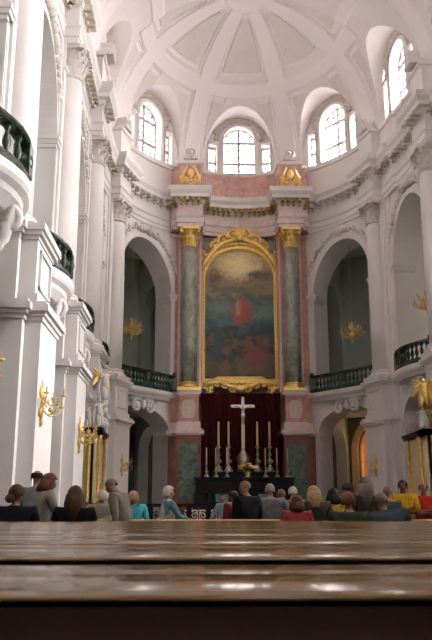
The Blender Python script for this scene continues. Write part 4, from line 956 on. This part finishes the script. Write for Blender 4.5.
# ------------------------------------------------------------------ people
SKIN = flat('skin', (.36,.19,.12), .6); SKIN2 = flat('tanned_skin', (.30,.14,.09), .6)
EYE = flat('eye_white', (.10,.07,.06), .3); LIP = flat('lips', (.34,.12,.10), .5); SHOE = flat('shoe_leather', (.02,.015,.012), .4)
_c = {}
def cm2(c):
    if c not in _c: _c[c] = flat('cloth_%d' % len(_c), tuple(v*.7 for v in c), .9, tuple(v*.95 for v in c), 14)
    return _c[c]
HAIR = {'dark': (.02,.013,.010), 'brown': (.055,.026,.014), 'auburn': (.10,.035,.018), 'grey': (.20,.185,.17), 'white': (.42,.39,.34), 'blond': (.26,.17,.09), 'sand': (.17,.105,.06), 'ginger': (.12,.045,.02), 'black': (.01,.009,.009), 'greybrown': (.14,.115,.10)}
def person(label, x, y, face=0, seat=False, h=1.7, top=(.1,.1,.1), trousers=(.04,.04,.05), hair='brown', style='short', lean=0, side=0, arms='down', turn=0, nod=0, vest=None, z=0, skinm=None, sleeve=True, broad=1.0, collar=None, long_top=False):
    """face: heading in degrees, 0 = towards the altar"""
    skinm = skinm or SKIN; t = thing('person', label, 'person', (x, y, z), radians(face)); k = h/1.7
    hip = .66 if seat else .92*k
    Rl = Matrix.Rotation(-radians(lean), 3, 'X') @ Matrix.Rotation(radians(side), 3, 'Y')
    H = Vector((0, 0, hip))
    def up(p): return tuple(H+Rl @ Vector((p[0]*k, p[1]*k, (p[2]-.92)*k)))
    Nd = []; Ed = []
    def add(p, r_, par=None):
        Nd.append((p, r_)); 
        if par is not None: Ed.append((par, len(Nd)-1))
        return len(Nd)-1
    b = broad
    pel = add(up((0,0,.92)), (.155*b*k, .12*k)); sp1 = add(up((0,.0,1.12)), (.14*b*k,.11*k), pel); ch = add(up((0,.0,1.32)), (.165*b*k,.12*k), sp1); nb = add(up((0,-.005,1.43)), .075*k, ch)
    Rh = Matrix.Rotation(-radians(nod), 3, 'X') @ Matrix.Rotation(radians(turn), 3, 'Z')
    Nk = Vector(up((0,.01,1.455)))
    def hd(p): return tuple(Nk+Rl @ (Rh @ Vector((p[0]*k, p[1]*k, p[2]*k))))
    n1 = add(tuple(Nk), .055*k, nb); h0 = add(hd((0,.025,.06)), (.06*k,.068*k), n1); h1 = add(hd((0,.025,.13)), (.078*k,.092*k), h0); h2 = add(hd((0,.01,.19)), (.072*k,.085*k), h1); h3 = add(hd((0,.005,.235)), .04*k, h2)
    add(hd((0,.125,.10)), .016*k, h1)
    arms_end = []; tor_end = len(Nd)
    AR = []
    for s_ in (-1, 1):
        P = {'down': [(.20,-.01,1.385),(.245,-.02,1.10),(.25,.06,.86)], 'lap': [(.20,0,1.385),(.25,.05,1.12),(.12,.28,1.0)], 'crossed': [(.20,0,1.385),(.26,.06,1.13),(-.06,.22,1.17 if s_ > 0 else 1.12)],
             'rail': [(.20,0,1.385),(.28,.12,1.14),(.34,.32,.95)], 'forward': [(.20,.02,1.385),(.24,.16,1.13),(.16,.40,1.08)], 'hip': [(.20,0,1.385),(.33,-.02,1.14),(.20,.08,.98)]}[arms]
        a = [up((s_*p[0]*(b if i < 2 else 1), p[1], p[2])) for i, p in enumerate(P)]
        i0 = add(a[0], .062*k, ch); i1 = add(a[1], .045*k, i0); i2 = add(a[2], .030*k, i1)
        d = (Vector(a[2])-Vector(a[1])).normalized(); pal = Vector(a[2])+d*.06*k; i3 = add(tuple(pal), (.042*k, .022*k), i2)
        sd = Vector((1,0,0)) if abs(d.x) < .6 else Vector((0,0,1)); sd = (sd-d*sd.dot(d)).normalized(); curl = d.cross(sd)*(.35*s_)
        for f, L in zip((-1.5,-.5,.5,1.5), (.06,.078,.072,.055)):
            q = pal+sd*(f*.019*k)+d*.035*k; j = add(tuple(q), .0095*k, i3); j = add(tuple(q+(d+curl*.4)*L*.55*k), .0085*k, j); add(tuple(q+(d*.8+curl)*L*k), .0075*k, j)
        q = pal-sd*(.03*s_)*k; j = add(tuple(q), .011*k, i3); add(tuple(q+(d-sd*.5*s_)*.05*k), .009*k, j)
        AR.append((a, d))
    LG = []
    for s_ in (-1, 1):
        if seat: L_ = [(s_*.10,.03,hip-.03),(s_*.13,.40,.55),(s_*.13,.40,.09),(s_*.13,.50,.04)]
        else: L_ = [(s_*.095*k,0,hip-.06),(s_*.11*k,.02,.49*k),(s_*.11*k,-.02,.085),(s_*.12*k,.12,.04)]
        i0 = add(L_[0], .095*k, pel); i1 = add(L_[1], .062*k, i0); i2 = add(L_[2], .042*k, i1); add(L_[3], .035*k, i2); LG.append(L_)
    body = skin('body', Nd, Ed, skinm, 1, t)
    # face
    for s_ in (-1, 1):
        mb = MB(); mb.ball(hd((s_*.033,.108,.135)), .011*k, 0, 6, 5); mb.obj('eye', EYE, t)
        mb = MB(); mb.ball(hd((s_*.083,.015,.115)), (.012*k,.022*k,.032*k), 0, 6, 5); mb.obj('ear', skinm, t)
    mb = MB(); mb.ball(hd((0,.10,.055)), (.024*k,.010*k,.007*k), 0, 8, 4); mb.obj('mouth', LIP, t)
    # shirt: torso and sleeves follow the body a little larger
    g = 1.16; V = [(up((0,0,.86 if not long_top else .78)), (.17*b*k*g,.135*k*g)), (up((0,0,1.12)), (.15*b*k*g,.12*k*g)), (up((0,0,1.33)), (.18*b*k*g,.13*k*g)), (up((0,-.01,1.415)), (.135*b*k,.105*k)), (up((0,-.016,1.47)), (.074*k,.072*k))]; Ev = [(0,1),(1,2),(2,3),(3,4)]
    for a, d in AR:
        o_ = len(V); V.append((tuple(Vector(a[0])+Vector((0,0,.012))), .082*k)); Ev.append((2, o_)); V.append((a[1], .058*k)); Ev.append((o_, o_+1))
        if sleeve: V.append((tuple(Vector(a[2])-d*.03), .042*k)); Ev.append((o_+1, o_+2))
    skin('jacket' if sleeve else 't_shirt', V, Ev, cm2(top), 1, t)
    if vest:
        V = [(up((0,0,.88)), (.185*b*k*g,.15*k*g)), (up((0,0,1.12)), (.17*b*k*g,.14*k*g)), (up((0,0,1.33)), (.195*b*k*g,.148*k*g)), (up((0,0,1.42)), (.09*k,.08*k))]; skin('vest', V, [(0,1),(1,2),(2,3)], cm2(vest), 1, t)
    if collar:
        mb = MB(); c_ = Vector(up((0,0,1.45))); mb.lathe([(.075*k,-.02),(.085*k,.0),(.07*k,.025)], tuple(c_), 12); mb.obj('collar', cm2(collar), t)
    V = [((0,0,hip+.02), (.17*b*k,.135*k))]; Ev = []
    for L_ in LG: o_ = len(V); V += [(L_[0], .11*k), (L_[1], .078*k), (L_[2], .06*k)]; Ev += [(0,o_),(o_,o_+1),(o_+1,o_+2)]
    skin('trousers', V, Ev, cm2(trousers), 1, t)
    for L_ in LG: mb = MB(); mb.ball((L_[3][0], L_[3][1]-.06, .045), (.05,.15,.045), 0, 10, 6); mb.obj('shoe', SHOE, t)
    # hair
    hm = flat('hair_'+hair+'_'+str(len(bpy.data.materials)), HAIR[hair], .6, tuple(v*1.5 for v in HAIR[hair]), 30)
    mb = MB(); n_, m_ = 18, 12; vs = []; fs = []; big = {'short': 1.0, 'bald': .97, 'bob': 1.16, 'long': 1.08, 'bun': 1.06, 'curly': 1.2, 'thin': 1.0}[style]
    rr = random.Random(label)
    for j in range(m_+1):
        p = -pi/2+pi*j/m_
        for i in range(n_):
            a = 2*pi*i/n_; w = 1+(.05*(rr.random()-.5) if style in ('curly','bob','long') else .015*(rr.random()-.5)); vs.append((.094*big*w*cos(p)*cos(a), .108*big*w*cos(p)*sin(a), .112*big*w*sin(p)))
    low = {'short': -.2, 'thin': -.2, 'bald': -.15, 'bob': -.75, 'long': -.9, 'bun': -.35, 'curly': -.45}[style]
    for j in range(m_):
        for i in range(n_):
            a = 2*pi*(i+.5)/n_; zc_ = sin(-pi/2+pi*(j+.5)/m_); f = sin(a)
            keep = zc_ > low and not (f > .25 and zc_ < .55) and not (f > -.1 and zc_ < .1) 
            if style == 'bald': keep = low < zc_ < .45 and f < .2
            if keep: fs.append((j*n_+i, j*n_+(i+1)%n_, (j+1)*n_+(i+1)%n_, (j+1)*n_+i))
    vs = [hd((v[0], v[1]+.008, v[2]+.142)) for v in vs]; mb.add(vs, fs, 0, True)
    if style == 'bun':
        mb.ball(hd((-.02,-.12,.08)), (.06*k,.05*k,.055*k), 0, 10, 8)
    if style in ('long', 'bob'):
        L = .30 if style == 'long' else .09
        for i in range(15):
            a = pi+pi*i/14; c, s2 = cos(a), sin(a); p0 = hd((c*.085,s2*.085+.0,.15)); p1 = hd((c*.105,s2*.10,.03)); p2 = hd((c*(.10 if style == 'long' else .095),s2*.10-.02,.06-L)) ; mb.tube([p0,p1,p2], [.03,.036,.02], 6)
    o = mb.obj('hair', hm, t)
    return t
def px2x(px, y): return (px-216)/765*y*1.0+.0274*y
def pp(label, px, y, **kw): return person(label, px2x(px, y), y, **kw)
SY = 9.95
pp('seated woman with brown hair in a low bun and dark navy jacket', 22, SY-.05, seat=True, h=1.72, top=(.012,.014,.03), hair='brown', style='bun', arms='lap', turn=-15, broad=1.1)
pp('seated woman with long wavy brown hair and black jacket', 79, SY-.05, seat=True, h=1.68, top=(.010,.010,.013), hair='brown', style='long', arms='lap', broad=1.05)
pp('standing woman in a grey blazer with short auburn hair, bending right', 45, 11.2, face=-55, h=1.66, top=(.30,.27,.23), hair='auburn', style='bob', arms='rail', side=0, lean=8, turn=-10, nod=10, broad=.95)
pp('balding man standing half hidden behind the woman in grey blazer', 41, 12.0, h=1.75, top=(.25,.25,.26), hair='dark', style='bald', arms='down', turn=-10)
pp('white haired woman seen from behind in a pale olive jacket', 106, 13.2, h=1.46, top=(.30,.30,.22), hair='white', style='curly', arms='down', broad=1.15)
pp('grey haired man in a taupe jacket bowing his head to the left', 127, 11.9, face=70, h=1.66, top=(.22,.19,.15), hair='greybrown', style='short', arms='down', side=0, lean=14, nod=22, turn=0, broad=1.0)
pp('person in a bright turquoise top with blond hair behind the man in taupe', 138, 13.0, h=1.44, top=(.08,.48,.56), hair='blond', style='curly', arms='down', side=-4)
pp('white haired woman facing right in a cream vest over a blue blouse', 169, 14.2, face=-70, h=1.56, top=(.16,.30,.36), vest=(.58,.54,.46), hair='white', style='curly', arms='forward', turn=0)
pp('dark haired man in a light blue shirt leaning his arm on the barrier', 225, 20.5, face=150, h=1.58, top=(.26,.32,.36), hair='dark', style='short', arms='rail', skinm=SKIN2, side=5)
pp('man with sandy hair in a black suit walking past the altar', 246, 12.9, face=35, h=1.62, top=(.012,.012,.015), hair='sand', style='short', arms='down', turn=20, broad=1.15, nod=10)
pp('person in a dark red top half hidden by the man in black suit', 234, 14.6, face=30, h=1.5, top=(.17,.02,.025), hair='dark', style='short', arms='down')
pp('grey haired man seen from behind in a grey shirt', 269, 13.7, h=1.60, top=(.20,.195,.185), hair='grey', style='short', arms='hip', broad=1.15)
pp('light haired person between the grey shirted man and the blue shirted one', 280, 15.2, h=1.55, top=(.24,.20,.17), hair='sand', style='short', arms='down')
pp('white haired man in a pale blue shirt beyond the woman in pink', 291, 14.6, face=-20, h=1.58, top=(.22,.32,.38), hair='white', style='short', arms='down')
pp('dark haired woman in a pink red top, low among the group', 295, 11.2, h=1.34, top=(.38,.05,.065), hair='auburn', style='bob', arms='down', broad=1.1)
pp('blond woman stooping in a dark striped top with white sleeve', 313, 11.4, h=1.50, top=(.07,.05,.04), vest=(.03,.025,.02), hair='blond', style='long', arms='down', lean=10, turn=30, broad=1.1, collar=(.7,.68,.62))
pp('black haired person between the blond woman and green jacket', 331, 13.0, h=1.49, top=(.50,.36,.05), hair='black', style='bob', arms='down')
pp('ginger haired person in a dark green jacket hunched in the front row', 346, SY, seat=True, h=1.50, top=(.045,.065,.045), hair='ginger', style='curly', arms='lap', broad=1.22, nod=10)
pp('black haired person rising behind the green jacket', 345, 13.2, h=1.60, top=(.02,.018,.018), hair='black', style='short', arms='down')
pp('tall person with long blond grey hair left of the blue grey pier', 363, 11.6, h=1.62, top=(.07,.05,.035), hair='greybrown', style='long', arms='down')
pp('broad man in a blue grey denim jacket hunched at the right of the front row', 387, SY, seat=True, h=1.54, top=(.06,.085,.105), hair='greybrown', style='short', arms='lap', broad=1.3, side=-10, nod=12)
pp('sandy haired man standing before the man in yellow', 385, 14.2, h=1.57, top=(.10,.11,.11), hair='sand', style='short', arms='down')
pp('man in a yellow t-shirt with folded arms facing the camera', 400, 14.6, face=165, h=1.70, top=(.75,.42,.02), hair='black', style='short', arms='crossed', sleeve=False, skinm=SKIN2)
pp('bald man in a red t-shirt with folded arms facing the camera', 420, 14.8, face=175, h=1.66, top=(.62,.045,.03), hair='dark', style='bald', arms='crossed', sleeve=False, skinm=SKIN2, trousers=(.02,.02,.03))
